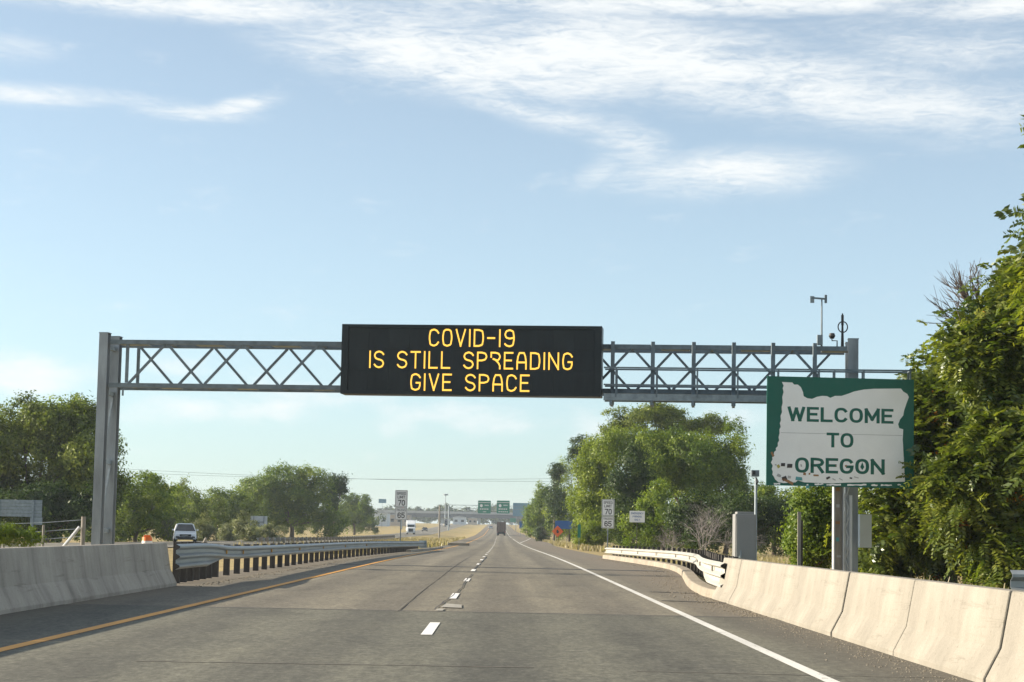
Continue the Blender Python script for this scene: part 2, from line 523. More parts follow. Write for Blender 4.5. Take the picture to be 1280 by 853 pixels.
class MB:
    """collects faces in world (or thing-local) coordinates, then links one mesh object"""
    def __init__(s):
        s.v, s.f = [], []

    def add(s, vs, fs):
        k = len(s.v)
        s.v += [tuple(v) for v in vs]
        s.f += [tuple(i + k for i in f) for f in fs]
        return s

    def box(s, c, d, rot=None):
        x, y, z = (q / 2 for q in d)
        vs = [Vector((a, b, e)) for a in (-x, x) for b in (-y, y) for e in (-z, z)]
        if rot is not None:
            vs = [rot @ v for v in vs]
        c = Vector(c)
        return s.add([v + c for v in vs], [(0, 1, 3, 2), (4, 6, 7, 5), (0, 4, 5, 1), (2, 3, 7, 6), (0, 2, 6, 4), (1, 5, 7, 3)])

    def bar(s, a, b, w, h=None, up=(0, 0, 1)):
        a, b = Vector(a), Vector(b)
        h = h or w
        d = (b - a).normalized()
        u = Vector(up)
        if abs(d.dot(u)) > .98:
            u = Vector((0, 1, 0))
        r = d.cross(u).normalized() * (w / 2)
        u = r.cross(d).normalized() * (h / 2)
        vs = [p + i * r + j * u for p in (a, b) for i, j in ((-1, -1), (1, -1), (1, 1), (-1, 1))]
        return s.add(vs, [(0, 1, 5, 4), (1, 2, 6, 5), (2, 3, 7, 6), (3, 0, 4, 7), (3, 2, 1, 0), (4, 5, 6, 7)])

    def tube(s, pts, rad, n=8, cap=True):
        pts = [Vector(p) for p in pts]
        if not hasattr(rad, '__len__'):
            rad = [rad] * len(pts)
        vs, fs = [], []
        ref = Vector((.31, .83, .46)).normalized()
        for i, p in enumerate(pts):
            d = (pts[min(i + 1, len(pts) - 1)] - pts[max(i - 1, 0)]).normalized()
            r = d.cross(ref)
            r = r.normalized() if r.length > 1e-4 else d.orthogonal().normalized()
            u = r.cross(d)
            for k in range(n):
                t = 2 * math.pi * k / n
                vs.append(p + (r * math.cos(t) + u * math.sin(t)) * rad[i])
        for i in range(len(pts) - 1):
            for k in range(n):
                a, b = i * n + k, i * n + (k + 1) % n
                fs.append((a, b, b + n, a + n))
        if cap:
            fs.append(tuple(reversed(range(n))))
            fs.append(tuple(range((len(pts) - 1) * n, len(pts) * n)))
        return s.add(vs, fs)

    def sweep(s, prof, path, side=1, closed=True, zoff=None):
        """prof: list (or one list per path point) of (offset sideways, height); path: list of points"""
        path = [Vector(p) for p in path]
        vs, fs = [], []
        multi = isinstance(prof[0][0], (tuple, list))
        n = len(prof[0]) if multi else len(prof)
        for i, p in enumerate(path):
            d = path[min(i + 1, len(path) - 1)] - path[max(i - 1, 0)]
            d.z = 0
            d.normalize()
            r = Vector((d.y, -d.x, 0)) * side
            for o, h in (prof[i] if multi else prof):
                vs.append(p + r * o + Vector((0, 0, h)))
        m = n if closed else n - 1
        for i in range(len(path) - 1):
            for k in range(m):
                a, b = i * n + k, i * n + (k + 1) % n
                fs.append((a, a + n, b + n, b) if side > 0 else (a, b, b + n, a + n))
        if closed:
            fs.append(tuple(range(n)))
            fs.append(tuple(reversed(range((len(path) - 1) * n, len(path) * n))))
        return s.add(vs, fs)

    def poly(s, pts, fr, t):
        """flat plate from 2D points: fr(u, v, w) -> world; thickness t along w"""
        n = len(pts)
        vs = [fr(u, v, 0) for u, v in pts] + [fr(u, v, t) for u, v in pts]
        fs = [tuple(reversed(range(n))), tuple(range(n, 2 * n))]
        fs += [(i, (i + 1) % n, n + (i + 1) % n, n + i) for i in range(n)]
        return s.add(vs, fs)

    def build(s, name, mat, parent=None, smooth=False, bevel=0.0, local=False):
        off = Vector((0, 0, 0)) if (parent is None or local) else base_loc(parent)
        me = bpy.data.meshes.new(name)
        me.from_pydata([(v[0] - off.x, v[1] - off.y, v[2] - off.z) for v in s.v], [], s.f)
        me.materials.append(M[mat] if isinstance(mat, str) else mat)
        if smooth:
            me.polygons.foreach_set('use_smooth', [True] * len(me.polygons))
        me.update()
        o = bpy.data.objects.new(name, me)
        COL.objects.link(o)
        o.parent = parent
        if bevel:
            b = o.modifiers.new('bevel', 'BEVEL')
            b.width = bevel
            b.segments = 2
            b.limit_method = 'ANGLE'
        return o


def copy_tree(o, parent=None):
    c = o.copy()
    COL.objects.link(c)
    c.parent = parent
    for ch in o.children:
        copy_tree(ch, c)
    return c


def np_mesh(name, verts, faces, mat, parent=None, tint=None, kind=None):
    """verts (n,3) world, faces (m,4) quads"""
    me = bpy.data.meshes.new(name)
    off = base_loc(parent) if parent is not None else Vector((0, 0, 0))
    verts = np.asarray(verts, np.float32) - np.array(off, np.float32)
    faces = np.asarray(faces, np.int32)
    me.vertices.add(len(verts))
    me.vertices.foreach_set('co', verts.ravel())
    k = faces.shape[1]
    me.loops.add(faces.size)
    me.loops.foreach_set('vertex_index', faces.ravel())
    me.polygons.add(len(faces))
    me.polygons.foreach_set('loop_start', np.arange(0, faces.size, k, dtype=np.int32))
    me.polygons.foreach_set('loop_total', np.full(len(faces), k, dtype=np.int32))
    if tint is not None:
        a = me.attributes.new('tint', 'FLOAT', 'POINT')
        a.data.foreach_set('value', np.asarray(tint, np.float32))
    me.materials.append(M[mat] if isinstance(mat, str) else mat)
    me.update(calc_edges=True)
    o = bpy.data.objects.new(name, me)
    COL.objects.link(o)
    o.parent = parent
    if kind:
        o['kind'] = kind
    return o


# ------------------------------------------------------------------ stroke lettering
GL = {
 'A': (4, [[(0, 0), (0, 4), (1, 6), (3, 6), (4, 4), (4, 0)], [(0, 2.4), (4, 2.4)]]),
 'C': (4, [[(4, 4.8), (3, 6), (1, 6), (0, 5), (0, 1), (1, 0), (3, 0), (4, 1.2)]]),
 'D': (4, [[(0, 0), (0, 6), (3, 6), (4, 5), (4, 1), (3, 0), (0, 0)]]),
 'E': (3.6, [[(3.6, 6), (0, 6), (0, 0), (3.6, 0)], [(0, 3.1), (3, 3.1)]]),
 'F': (3.6, [[(3.6, 6), (0, 6), (0, 0)], [(0, 3.1), (3, 3.1)]]),
 'G': (4, [[(4, 4.8), (3, 6), (1, 6), (0, 5), (0, 1), (1, 0), (3, 0), (4, 1), (4, 2.7), (2.4, 2.7)]]),
 'I': (0, [[(0, 0), (0, 6)]]),
 'K': (4, [[(0, 0), (0, 6)], [(4, 6), (0.2, 2.6)], [(1.5, 3.6), (4, 0)]]),
 'L': (3.6, [[(0, 6), (0, 0), (3.6, 0)]]),
 'M': (4.8, [[(0, 0), (0, 6), (2.4, 1.2), (4.8, 6), (4.8, 0)]]),
 'N': (4.2, [[(0, 0), (0, 6), (4.2, 0), (4.2, 6)]]),
 'O': (4, [[(2, 6), (3, 6), (4, 5), (4, 1), (3, 0), (1, 0), (0, 1), (0, 5), (1, 6), (2, 6)]]),
 'P': (4, [[(0, 0), (0, 6), (3, 6), (4, 5), (4, 4), (3, 3), (0, 3)]]),
 'R': (4, [[(0, 0), (0, 6), (3, 6), (4, 5), (4, 4), (3, 3), (0, 3)], [(2.2, 3), (4, 0)]]),
 'r': (4, [[(0, 4.4), (0, 6), (3, 6), (4, 5), (4, 4), (3, 3), (1, 3.6)], [(2, 3.2), (4, 1.6), (4, 0)]]),
 'S': (4, [[(4, 5), (3, 6), (1, 6), (0, 5), (0, 4), (1, 3.1), (3, 2.9), (4, 2), (4, 1), (3, 0), (1, 0), (0, 1)]]),
 'T': (4, [[(0, 6), (4, 6)], [(2, 6), (2, 0)]]),
 'U': (4, [[(0, 6), (0, 1), (1, 0), (3, 0), (4, 1), (4, 6)]]),
 'V': (4, [[(0, 6), (2, 0), (4, 6)]]),
 'W': (5.6, [[(0, 6), (1.4, 0), (2.8, 5.6), (4.2, 0), (5.6, 6)]]),
 'Y': (4, [[(0, 6), (2, 3), (4, 6)], [(2, 3), (2, 0)]]),
 '-': (3, [[(0, 3), (3, 3)]]),
 '0': (3.8, [[(1.9, 6), (2.8, 6), (3.8, 5), (3.8, 1), (2.8, 0), (1, 0), (0, 1), (0, 5), (1, 6), (1.9, 6)]]),
 '1': (0.6, [[(0.3, 0), (0.3, 6)]]),
 '5': (3.8, [[(3.6, 6), (.3, 6), (.1, 3.3), (1, 3.7), (2.8, 3.7), (3.8, 2.7), (3.8, 1), (2.8, 0), (1, 0), (0, 1)]]),
 '6': (3.8, [[(3.7, 5), (2.8, 6), (1, 6), (0, 5), (0, 1), (1, 0), (2.8, 0), (3.8, 1), (3.8, 2.5), (2.8, 3.5), (1, 3.5), (0, 2.5)]]),
 '7': (3.8, [[(0, 6), (3.8, 6), (1.3, 0)]]),
 '9': (4, [[(4, 3.4), (3, 2.9), (1, 2.9), (0, 3.8), (0, 5), (1, 6), (3, 6), (4, 5), (4, 1), (3, 0), (1, 0), (0, .8)]]),
 ' ': (2.4, []),
}


def rounded(pts, it):
    for _ in range(it):
        out = [pts[0]]
        for i in range(1, len(pts) - 1):
            a, b, c = (Vector((*p, 0)) for p in pts[i - 1:i + 2])
            d1, d2 = b - a, c - b
            if d1.length > 1e-5 and d2.length > 1e-5 and 2 < math.degrees(d1.angle(d2)) < 58:
                k = min(.42, .35)
                p, q = b - d1 * k, b + d2 * k
                out += [(p.x, p.y), (q.x, q.y)]
            else:
                out.append(pts[i])
        out.append(pts[-1])
        pts = out
    return pts


def ribbon(pts, w):
    P = [Vector((p[0], p[1])) for p in pts]
    closed = (P[0] - P[-1]).length < 1e-6 and len(P) > 3
    if closed:
        P = P[:-1]
    n = len(P)
    L, Rr = [], []
    for i in range(n):
        if closed:
            a, c = P[i - 1], P[(i + 1) % n]
        else:
            a, c = P[max(i - 1, 0)], P[min(i + 1, n - 1)]
        d1 = (P[i] - a) if (P[i] - a).length > 1e-6 else (c - P[i])
        d2 = (c - P[i]) if (c - P[i]).length > 1e-6 else (P[i] - a)
        d1, d2 = d1.normalized(), d2.normalized()
        n1, n2 = Vector((-d1.y, d1.x)), Vector((-d2.y, d2.x))
        mt = (n1 + n2)
        mt = mt.normalized() if mt.length > 1e-6 else n1
        dt = mt.dot(n1)
        k = 1.08 if dt < .55 else 1 / dt
        p = P[i]
        if not closed and i == 0:
            p = p - d2 * w * .5
        if not closed and i == n - 1:
            p = p + d1 * w * .5
        L.append(p + mt * (w / 2 * k))
        Rr.append(p - mt * (w / 2 * k))
    fs = []
    for i in range(n if closed else n - 1):
        j = (i + 1) % n
        fs.append((i, j, n + j, n + i))
    return L + Rr, fs


def split_sharp(st):
    """cut a stroke where it doubles back (points of W, V, M, N) so that every arm keeps its width"""
    out, cur = [], [st[0]]
    for i in range(1, len(st) - 1):
        cur.append(st[i])
        a, b, c = (Vector(p) for p in st[i - 1:i + 2])
        if (b - a).length > .3 and (c - b).length > .3 and (b - a).angle(c - b) > R(100):
            out.append(cur)
            cur = [st[i]]
    cur.append(st[-1])
    return out + [cur]


def arc_pts(a0, a1, n=22, e=.8):
    out = []
    for i in range(n + 1):
        t = R(a0 + (a1 - a0) * i / n)
        c, q = math.cos(t), math.sin(t)
        out.append((2.1 + 2.1 * math.copysign(abs(c) ** e, c), 3 + 3 * math.copysign(abs(q) ** e, q)))
    return out


ROUND = {   # rounder letters of printed road signs
 'O': (4.2, [arc_pts(90, 450)]),
 'C': (4.1, [arc_pts(38, 322)]),
 'G': (4.2, [arc_pts(38, 345) + [(4.2, 2.7), (2.5, 2.7)]]),
 'W': (5.8, [[(0, 6), (1.45, .1), (2.9, 5.6), (4.35, .1), (5.8, 6)]]),
}


def text_width(txt, gap):
    return sum(GL[c][0] for c in txt) + gap * (len(txt) - 1)


def lettering(txt, u0, u1, v0, v1, fr, sw, rnd=2, gap=1.9, w0=.003, mb=None, glyphs=None):
    """text drawn as flat strokes between (u0, v0) and (u1, v1) of a panel frame fr(u, v, w)"""
    mb = mb or MB()
    GLx = {**GL, **(glyphs or {})}
    tw = sum(GLx[c][0] for c in txt) + gap * (len(txt) - 1) + sw
    sx, sy = (u1 - u0) / tw, (v1 - v0) / (6 + sw)
    x = sw / 2
    for c in txt:
        wd, strokes = GLx[c]
        pieces = []
        for st in strokes:
            pieces += split_sharp(st)
        for k, st in enumerate(pieces):
            vs, fs = ribbon(rounded(st, rnd), sw)
            mb.add([fr(u0 + (x + p.x) * sx, v0 + (p.y + sw / 2) * sy, w0 + k * .0008) for p in vs], fs)
        x += wd + gap
    return mb


def panel_frame(centre, w, h, rz=0.0, tilt=0.0):
    """frame of an upright panel facing -Y: u to the right, v up, w towards the viewer; origin at lower left"""
    c = Vector(centre)
    ux = Vector((math.cos(rz), math.sin(rz), 0))
    nv = Vector((math.sin(rz), -math.cos(rz), 0))
    vz = Vector((0, 0, 1))
    if tilt:
        q = Matrix.Rotation(tilt, 3, nv)
        ux, vz = q @ ux, q @ vz
    o = c - ux * (w / 2) - vz * (h / 2)
    return lambda u, v, t=0.0: o + ux * u + vz * v + nv * t


def rrect(u0, v0, u1, v1, r, n=4):
    pts = []
    for cx, cy, a in ((u1 - r, v1 - r, 0), (u0 + r, v1 - r, 90), (u0 + r, v0 + r, 180), (u1 - r, v0 + r, 270)):
        for i in range(n + 1):
            t = R(a + 90 * i / n)
            pts.append((cx + r * math.cos(t), cy + r * math.sin(t)))
    return pts


# ------------------------------------------------------------------ terrain and road
PROF = [(-200, 0), (60, 0), (85, -.02), (111, -.08), (160, -.24), (200, -.34), (280, -.45), (400, -.36), (579, .02), (765, 1.3),
        (1000, 3.3), (1500, 6.9), (2500, 10), (8000, 12)]
PY, PZ = [p[0] for p in PROF], [p[1] for p in PROF]


def rz_(y):
    a = 12 + max(0, y) * .04
    return float((np.interp(y - a, PY, PZ) + 2 * np.interp(y, PY, PZ) + np.interp(y + a, PY, PZ)) / 4)


def cx_(y):
    return 0.0 if y < 150 else -2.7 * ((y - 150) / 1350) ** 1.3


def ys_range(a, b, near=3.0):
    ys, y = [a], a
    while y < b:
        y += max(near, abs(y) * .035)
        ys.append(min(y, b))
    return ys


def gz(x, y):
    """height of the bare ground"""
    z = rz_(y) - .05
    s = x - cx_(y)
    if -19 < s < -7:
        t = (s + 13) / 6
        z -= .35 * max(0, 1 - t * t)
    if s > 6.5:
        z -= .18 * min(1, (s - 6.5) / 4)
    if s < -33:
        z -= .3 * min(1, (-33 - s) / 6)
    return z


def build_ground():
    xs = [-6000, -2500, -900, -400, -200, -120, -80, -60, -48, -40, -36, -33, -31, -26, -20, -19, -17, -15, -13, -11, -9, -7.6, -7, -3, 0, 3, 6.4, 7, 8, 9.5, 11, 14, 18,
          24, 32, 45, 70, 120, 220, 420, 900, 2500, 6000]
    ys = ys_range(-60, 9000, 4)
    vs = [(x + cx_(y), y, gz(x + cx_(y), y)) for y in ys for x in xs]
    n = len(xs)
    fs = [(j * n + i, j * n + i + 1, (j + 1) * n + i + 1, (j + 1) * n + i) for j in range(len(ys) - 1) for i in range(n - 1)]
    mb = MB().add(vs, fs)
    return tag(mb.build('ground', 'ground', smooth=True), kind='structure')


ground = build_ground()


def strip(name, mat, x0, x1, ya, yb, dz, parent=None, kind=None, near=3.0, follow=True):
    ys = ys_range(ya, yb, near)
    f0 = x0 if callable(x0) else (lambda y: x0)
    f1 = x1 if callable(x1) else (lambda y: x1)
    vs, fs = [], []
    for y in ys:
        c = cx_(y) if follow else 0
        a, b = f0(y) + c, f1(y) + c
        for k in range(4):
            vs.append((a + (b - a) * k / 3, y, rz_(y) + dz))
    for j in range(len(ys) - 1):
        for k in range(3):
            i = j * 4 + k
            fs.append((i, i + 1, i + 5, i + 4))
    o = MB().add(vs, fs).build(name, mat, parent)
    if kind:
        o['kind'] = kind
    return o


def edge_l(y):
    return float(np.interp(y, [-60, 45, 75, 100, 135, 300, 3000], [-8, -7.6, -7.3, -6.9, -6.6, -7.2, -7.2]))


def edge_r(y):
    return float(np.interp(y, [-60, 40, 60, 75, 100, 250, 330, 480, 800, 3000], [4.6, 4.6, 5.9, 6.6, 5.8, 6.6, 8.5, 9.5, 6.5, 6.5]))


road = strip('road', 'asphalt', edge_l, edge_r, -30, 1700, 0.0, kind='structure')
deck = strip('bridge_deck', 'deck', -7.4, 4.5, -30, 29.3, 0.005, kind='structure')
opp = strip('opposite_road', 'opp_asphalt', -31, -20, 60, 1700, 0.0, kind='structure')
for lx in (-30.2, -20.9):
    strip('edge_line', 'white_paint', lx - .06, lx + .06, 120, 1500, .006, opp)
for y in np.arange(130, 700, 24.4):
    strip('lane_dash', 'dash_paint', -25.6, -25.45, y, y + 3.05, .007, opp, near=1.6)


def yel(y):
    return float(np.interp(y, [0, 40, 100, 160, 400, 2000], [-4.72, -4.62, -4.5, -4.55, -4.7, -4.7]))


WL, WR = 2.78, 2.9
strip('yellow_edge_line', 'yellow_paint', lambda y: yel(y) - .075, lambda y: yel(y) + .075, 2, 1500, .010, road)
strip('white_edge_line', 'white_paint', WL - .065, WL + .065, 2, 430, .010, road)
strip('white_edge_line', 'white_paint', WL - .06, WL + .06, 470, 1500, .010, road)
strip('ramp_line', 'white_paint', lambda y: np.interp(y, [300, 480], [3.0, 7.6]) - .07, lambda y: np.interp(y, [300, 480], [3.0, 7.6]) + .07, 300, 480, .010, road)
# lane dashes, 12.2 m apart
DX = -.835
k = 0
y = 22.7
while y < 520:
    wob = random.uniform(-.02, .02)
    strip('lane_dash', 'dash_paint', DX - .065 + wob, DX + .065 + wob, y, y + 3.05, .011, road, near=1.1)
    y += 12.2
# pavement joints and cracks, plus gantry shadows painted on the right shoulder
def cross_strip(y0, w, xa, xb, mat, dz, skew=0.0, wav=.03):
    n = 26
    top, bot = [], []
    for i in range(n + 1):
        x = xa + (xb - xa) * i / n
        yy = y0 + skew * x + random.uniform(-wav, wav)
        top.append((x, yy + w / 2 * random.uniform(.7, 1.2), rz_(y0) + dz))
        bot.append((x, yy - w / 2 * random.uniform(.7, 1.2), rz_(y0) + dz))
    MB().add(top + bot, [(n + 1 + i, n + 2 + i, i + 1, i) for i in range(n)]).build('expansion_joint', mat, road)


M_DARKER = simple('narrow_joint', (.06, .057, .05), .85, vary=.3, scale=8)
cross_strip(29.35, .2, -6.2, 3.9, M_DARKER, .0075)
cross_strip(66.5, .95, -5.9, 5.4, 'seal', .0075, -.14, .1)
cross_strip(17.6, .06, -3.2, .3, 'seal_soft', .0085, .05)
cross_strip(17.4, .05, 1.2, 3.9, 'seal_soft', .0085, -.03)
cross_strip(43.5, .28, 3.15, 4.2, 'seal', .0075, -.6, .03)  # cast shadow of the gantry, painted as a dark strip on the shoulder
cross_strip(37.6, .22, 2.95, 4.1, 'seal', .0075, -.5, .03)  # nearer gantry shadow, likewise painted on the asphalt


def crack(pts, w, mat='seal'):
    P = [gnd(*p) for p in pts]
    sub = []
    for a, b in zip(P[:-1], P[1:]):
        for t in (0, .25, .5, .75):
            q = a.lerp(b, t)
            sub.append(Vector((q.x + random.uniform(-.018, .018), q.y, 0)))
    sub.append(P[-1])
    vs = []
    for i, p in enumerate(sub):
        ww = w * random.uniform(.5, 1.2)
        vs += [(p.x - ww / 2, p.y, rz_(p.y) + .0125), (p.x + ww / 2, p.y, rz_(p.y) + .0125)]
    MB().add(vs, [(2 * i, 2 * i + 1, 2 * i + 3, 2 * i + 2) for i in range(len(sub) - 1)]).build('sealed_crack', mat, road)


crack([(543, 763), (555, 753), (567, 744), (575, 738), (579, 734), (581, 728), (585, 723), (590, 718)], .028)
crack([(592, 712), (599, 706), (604, 700), (608, 695)], .05)
crack([(497, 765), (520, 745), (545, 725), (570, 706), (598, 688)], .03, 'seal_soft')
# pale filler patches where the dash line was patched
for a, b, c, d in (((550, 760), (577, 761), (577, 757), (558, 755.5)), ((543, 764.4), (553, 764.6), (556, 762), (547, 761.8))):
    q = [gnd(*p) for p in (a, b, c, d)]
    MB().add([(p.x, p.y, .0128) for p in q], [(0, 1, 2, 3)]).build('filler_patch', 'faded_paint', road)

# ------------------------------------------------------------------ concrete barriers
NJ = [(-.30, 0), (-.30, .075), (-.165, .33), (-.075, .81), (.075, .81), (.165, .33), (.30, .075), (.30, 0)]


def barrier(x, ya, yb, label, mat, h=.81, jit=0.0, group=None):
    root = None
    k = h / .81
    prof = [(o, z * k) for o, z in NJ]
    gap = .024
    n = 4
    path = [(0, ya + gap + (yb - ya - 2 * gap) * i / n - ya, 0) for i in range(n + 1)]
    mb = MB().sweep(prof, path, 1)
    o = mb.build('concrete_barrier', mat, bevel=.014)
    o.location = (x + jit, ya, -.02)
    tag(o, label, 'barrier', group)
    return o


ORD = ['nearest', 'second', 'third', 'fourth', 'fifth', 'sixth', 'seventh', 'eighth', 'ninth']
XR = 4.36
yy = [12.8, 16.6, 20.42, 24.22, 28.02, 31.7, 35.2, 38.0]
for i in range(len(yy) - 1):
    lab = ('pale sunlit concrete barrier segment on the right, cut off by the frame edge' if i == 0 else
           'pale sunlit concrete barrier segment, %s from the right frame edge' % ORD[i]) if i < len(yy) - 2 else \
        'last pale concrete barrier segment, where the right guardrail begins'
    barrier(XR, yy[i], yy[i + 1], lab, 'conc_r', .81, random.uniform(-.012, .012), 'barrier segments on the right')
XL = -6.78
ly = [16.5, 20.4, 30.0, 39.6]
LAB = ['shaded grey concrete barrier section cut off by the left frame edge', 'shaded grey concrete barrier section left of the gantry post',
       'shaded grey concrete barrier section ending at the left guardrail']
for i in range(3):
    barrier(XL, ly[i], ly[i + 1], LAB[i], 'conc_l', .87, random.uniform(-.01, .01), 'barrier segments on the left')

# ------------------------------------------------------------------ guardrails
W3 = [(0, .506), (.02, .495), (.08, .462), (.08, .43), (0, .385), (0, .315), (.08, .27), (.08, .238), (0, .19), (0, .122), (.08, .077), (.08, .045), (.02, .012), (0, 0)]
W2 = [(0, .312), (.02, .30), (.08, .267), (.08, .235), (0, .19), (0, .122), (.08, .077), (.08, .045), (.02, .012), (0, .002), (0, .0015), (0, .001), (0, .0005), (0, 0)]


def sheet(prof, t=.006):
    return [(o, z) for o, z in prof] + [(o - t - .001 * (i % 2), z) for i, (o, z) in reversed(list(enumerate(prof)))]


def resample(path, step):
    path = [Vector(p) for p in path]
    seg = [0]
    for a, b in zip(path[:-1], path[1:]):
        seg.append(seg[-1] + (b - a).length)
    n = max(2, int(seg[-1] / step))
    out = []
    for i in range(n + 1):
        s = seg[-1] * i / n
        out.append(Vector([float(np.interp(s, seg, [p[k] for p in path])) for k in range(3)]))
    return out


def smooth_path(pts, it=2):
    P = [Vector(p) for p in pts]
    for _ in range(it):
        Q = [P[0]]
        for a, b in zip(P[:-1], P[1:]):
            Q += [a.lerp(b, .25), a.lerp(b, .75)]
        Q.append(P[-1])
        P = Q
    return P


def guardrail(root, path, side, post_ys, thrie_to, trans_to, rail_mat, post_mat, ztop_thrie, post_w=.19, post_up=0.0, back=True, reflect=()):
    """path: points of the rail's upper edge; side = +1 when the road lies on the right of the path"""
    path = smooth_path(path, 2)
    pp = resample(path, .6)
    secs = {'thrie_rail': [], 'transition_rail': [], 'rail': []}
    # split by distance so that the three kinds of beam are parts of their own
    def prof_at(y):
        t = min(1, max(0, (y - thrie_to) / max(.01, trans_to - thrie_to)))
        return [(a[0] * (1 - t) + b[0] * t, (a[1] - .506) * (1 - t) + (b[1] - .312) * t) for a, b in zip(W3, W2)]
    parts = []
    if thrie_to > pp[0].y:
        parts.append(('thrie_rail', pp[0].y, thrie_to))
        parts.append(('transition_rail', thrie_to, trans_to))
    y = max(trans_to, pp[0].y)
    while y < pp[-1].y - .2:
        e = min(pp[-1].y, y + 7.62)
        parts.append(('rail', y, e))
        y = e
    Ys = [p.y for p in pp]
    for nm, a, b in parts:
        yl = [a] + [q for q in Ys if a + .15 < q < b - .15] + [b + .02]
        pts = [Vector((float(np.interp(q, Ys, [p.x for p in pp])), q, float(np.interp(q, Ys, [p.z for p in pp])))) for q in yl]
        mb = MB().sweep([sheet(prof_at(q)) for q in yl], pts, side)
        mb.build(nm, rail_mat, root)
    px = lambda q: Vector((float(np.interp(q, Ys, [p.x for p in pp])), q, float(np.interp(q, Ys, [p.z for p in pp]))))
    mesh = None
    bmesh_ = None
    for q in post_ys:
        p = px(q)
        g = gz(p.x, q) - .3
        top = p.z + .03 + post_up
        w = post_w
        xo = p.x - side * (.2 + w / 2)
        mb = MB().box((xo, q, (g + top) / 2), (w, w * 1.2, top - g))
        po = mb.build('post', post_mat, root)
        bb = MB().box((p.x - side * .108, q, p.z - .16), (.18, .1, .3))
        bb.build('block', post_mat, po)
    for q in reflect:
        p = px(q)
        MB().box((p.x + side * .03, q, p.z - .155), (.03, .09, .085)).build('reflector', 'amber', root)
    if back:
        y = pp[0].y
        pts = [Vector((px(q).x - side * .66, q, px(q).z)) for q in Ys]
        mb = MB().sweep([sheet([(-o, z - .312) for o, z in W2], -.006)] * len(pts), pts, side)
        mb.build('rear_rail', rail_mat, root)


# left guardrail
gl = empty('guardrail', (-6.4, 40, 0), label='grey galvanised guardrail on dark posts along the left shoulder', cat='guardrail')
LP = [(-6.5, 39.45, .83), (-6.5, 44, .83), (-6.52, 47.5, .72), (-6.5, 56, .70), (-6.45, 65, .68), (-6.4, 78, .66), (-6.15, 92, .63), (-5.75, 108, .56), (-5.45, 122, .49), (-5.25, 133, .44)]
posts = [41.2, 42.1, 43.0, 43.9, 44.9, 45.8] + list(np.arange(46.9, 132, 1.9))
guardrail(gl, LP, 1, posts, 43.6, 46.2, 'rail', 'post', .83, .14, back=False, reflect=(46.6, 49.6, 55.6, 63, 71, 80, 90))
MB().box((-5.32, 133.3, .26), (.5, .5, .5)).build('end_terminal', 'steel', gl)

# right guardrail
gr = empty('guardrail', (4.5, 37, 0), label='pale sunlit guardrail with dark posts on the right, running from the concrete barrier', cat='guardrail')
RP = [(4.22, 37.2, .70), (4.4, 42, .70), (4.7, 46, .69), (5.05, 50, .68), (5.7, 57, .665), (6.2, 66, .64), (6.25, 73, .62), (5.95, 84, .58), (5.6, 95, .53), (5.42, 102, .50)]
posts = [37.9, 38.9, 39.9, 40.9, 41.9, 42.9, 43.9] + list(np.arange(45.2, 101, 1.9))
guardrail(gr, RP, -1, posts, 41.2, 45.6, 'rail_w', 'post', .70, .11, .08, True)
for q in np.arange(40, 100, 7.5):
    ys_ = [p[1] for p in RP]
    xx, zz = float(np.interp(q, ys_, [p[0] for p in RP])), float(np.interp(q, ys_, [p[2] for p in RP]))
    MB().box((xx - .045, q, zz - .155), (.03, .11, .1)).build('bracket', 'grey_post', gr)
# kerb under the right guardrail
KP = [(4.12, 37.9, 0), (4.05, 39.5, 0), (4.2, 43, 0), (4.45, 47, 0), (4.85, 52, 0), (5.5, 60, 0), (5.95, 68, 0), (6.0, 75, 0), (5.7, 85, 0), (5.35, 96, -.02), (5.2, 101, -.04)]
kp = resample(smooth_path(KP, 2), .8)
kb = MB().sweep([(-.02, -.05), (0, .15), (.03, .17), (.30, .17), (.30, -.05)], kp, 1)
kerb = kb.build('kerb', 'kerb', bevel=.01)
tag(kerb, 'pale curving concrete kerb below the right guardrail', 'kerb')
# low asphalt kerb of the left shoulder
kp = resample([(-5.55, 118, -.1), (-5.25, 135, -.16), (-5.0, 150, -.2), (-4.95, 163, -.25)], 2)
kb = MB().sweep([(-.2, -.05), (-.12, .13), (.12, .13), (.2, -.05)], kp, 1).build('kerb', 'kerb')
tag(kb, 'low kerb of the left shoulder beyond the guardrail end', 'kerb')
# rail along the opposite carriageway
go = empty('guardrail', (-18.6, 150, 0), label='low grey guardrail of the opposite carriageway in front of the big trees', cat='guardrail')
OP = [(-18.6, 150, .40), (-18.6, 200, .28), (-18.6, 280, .2), (-18.6, 340, .22)]
guardrail(go, OP, -1, list(np.arange(151, 338, 3.8)), 0, 0, 'rail', 'grey_post', .6, .12, .04, False)

# ------------------------------------------------------------------ gantry
GY = lambda x: 58.35 - .109 * x
GA = math.atan2(-.109, 1)
gdir = Vector((math.cos(GA), math.sin(GA), 0))
gnor = Vector((math.sin(GA), -math.cos(GA), 0))       # towards the viewer
def gp(s, z, back=0.0):
    """point of the gantry: s metres along it from the left column, z up, back = behind the front plane"""
    return G0 + gdir * s - gnor * back + Vector((0, 0, z))


pL = at(126, 560, GY(-12.1))
G0 = Vector((pL.x, pL.y, 0))
pR = at(1066, 560, GY(10.2))
GS = (Vector((pR.x, pR.y, 0)) - G0).length
DEP = 1.15
gan = empty('sign_gantry', (G0.x, G0.y, 0), label='grey steel truss gantry spanning the whole roadway', cat='gantry')


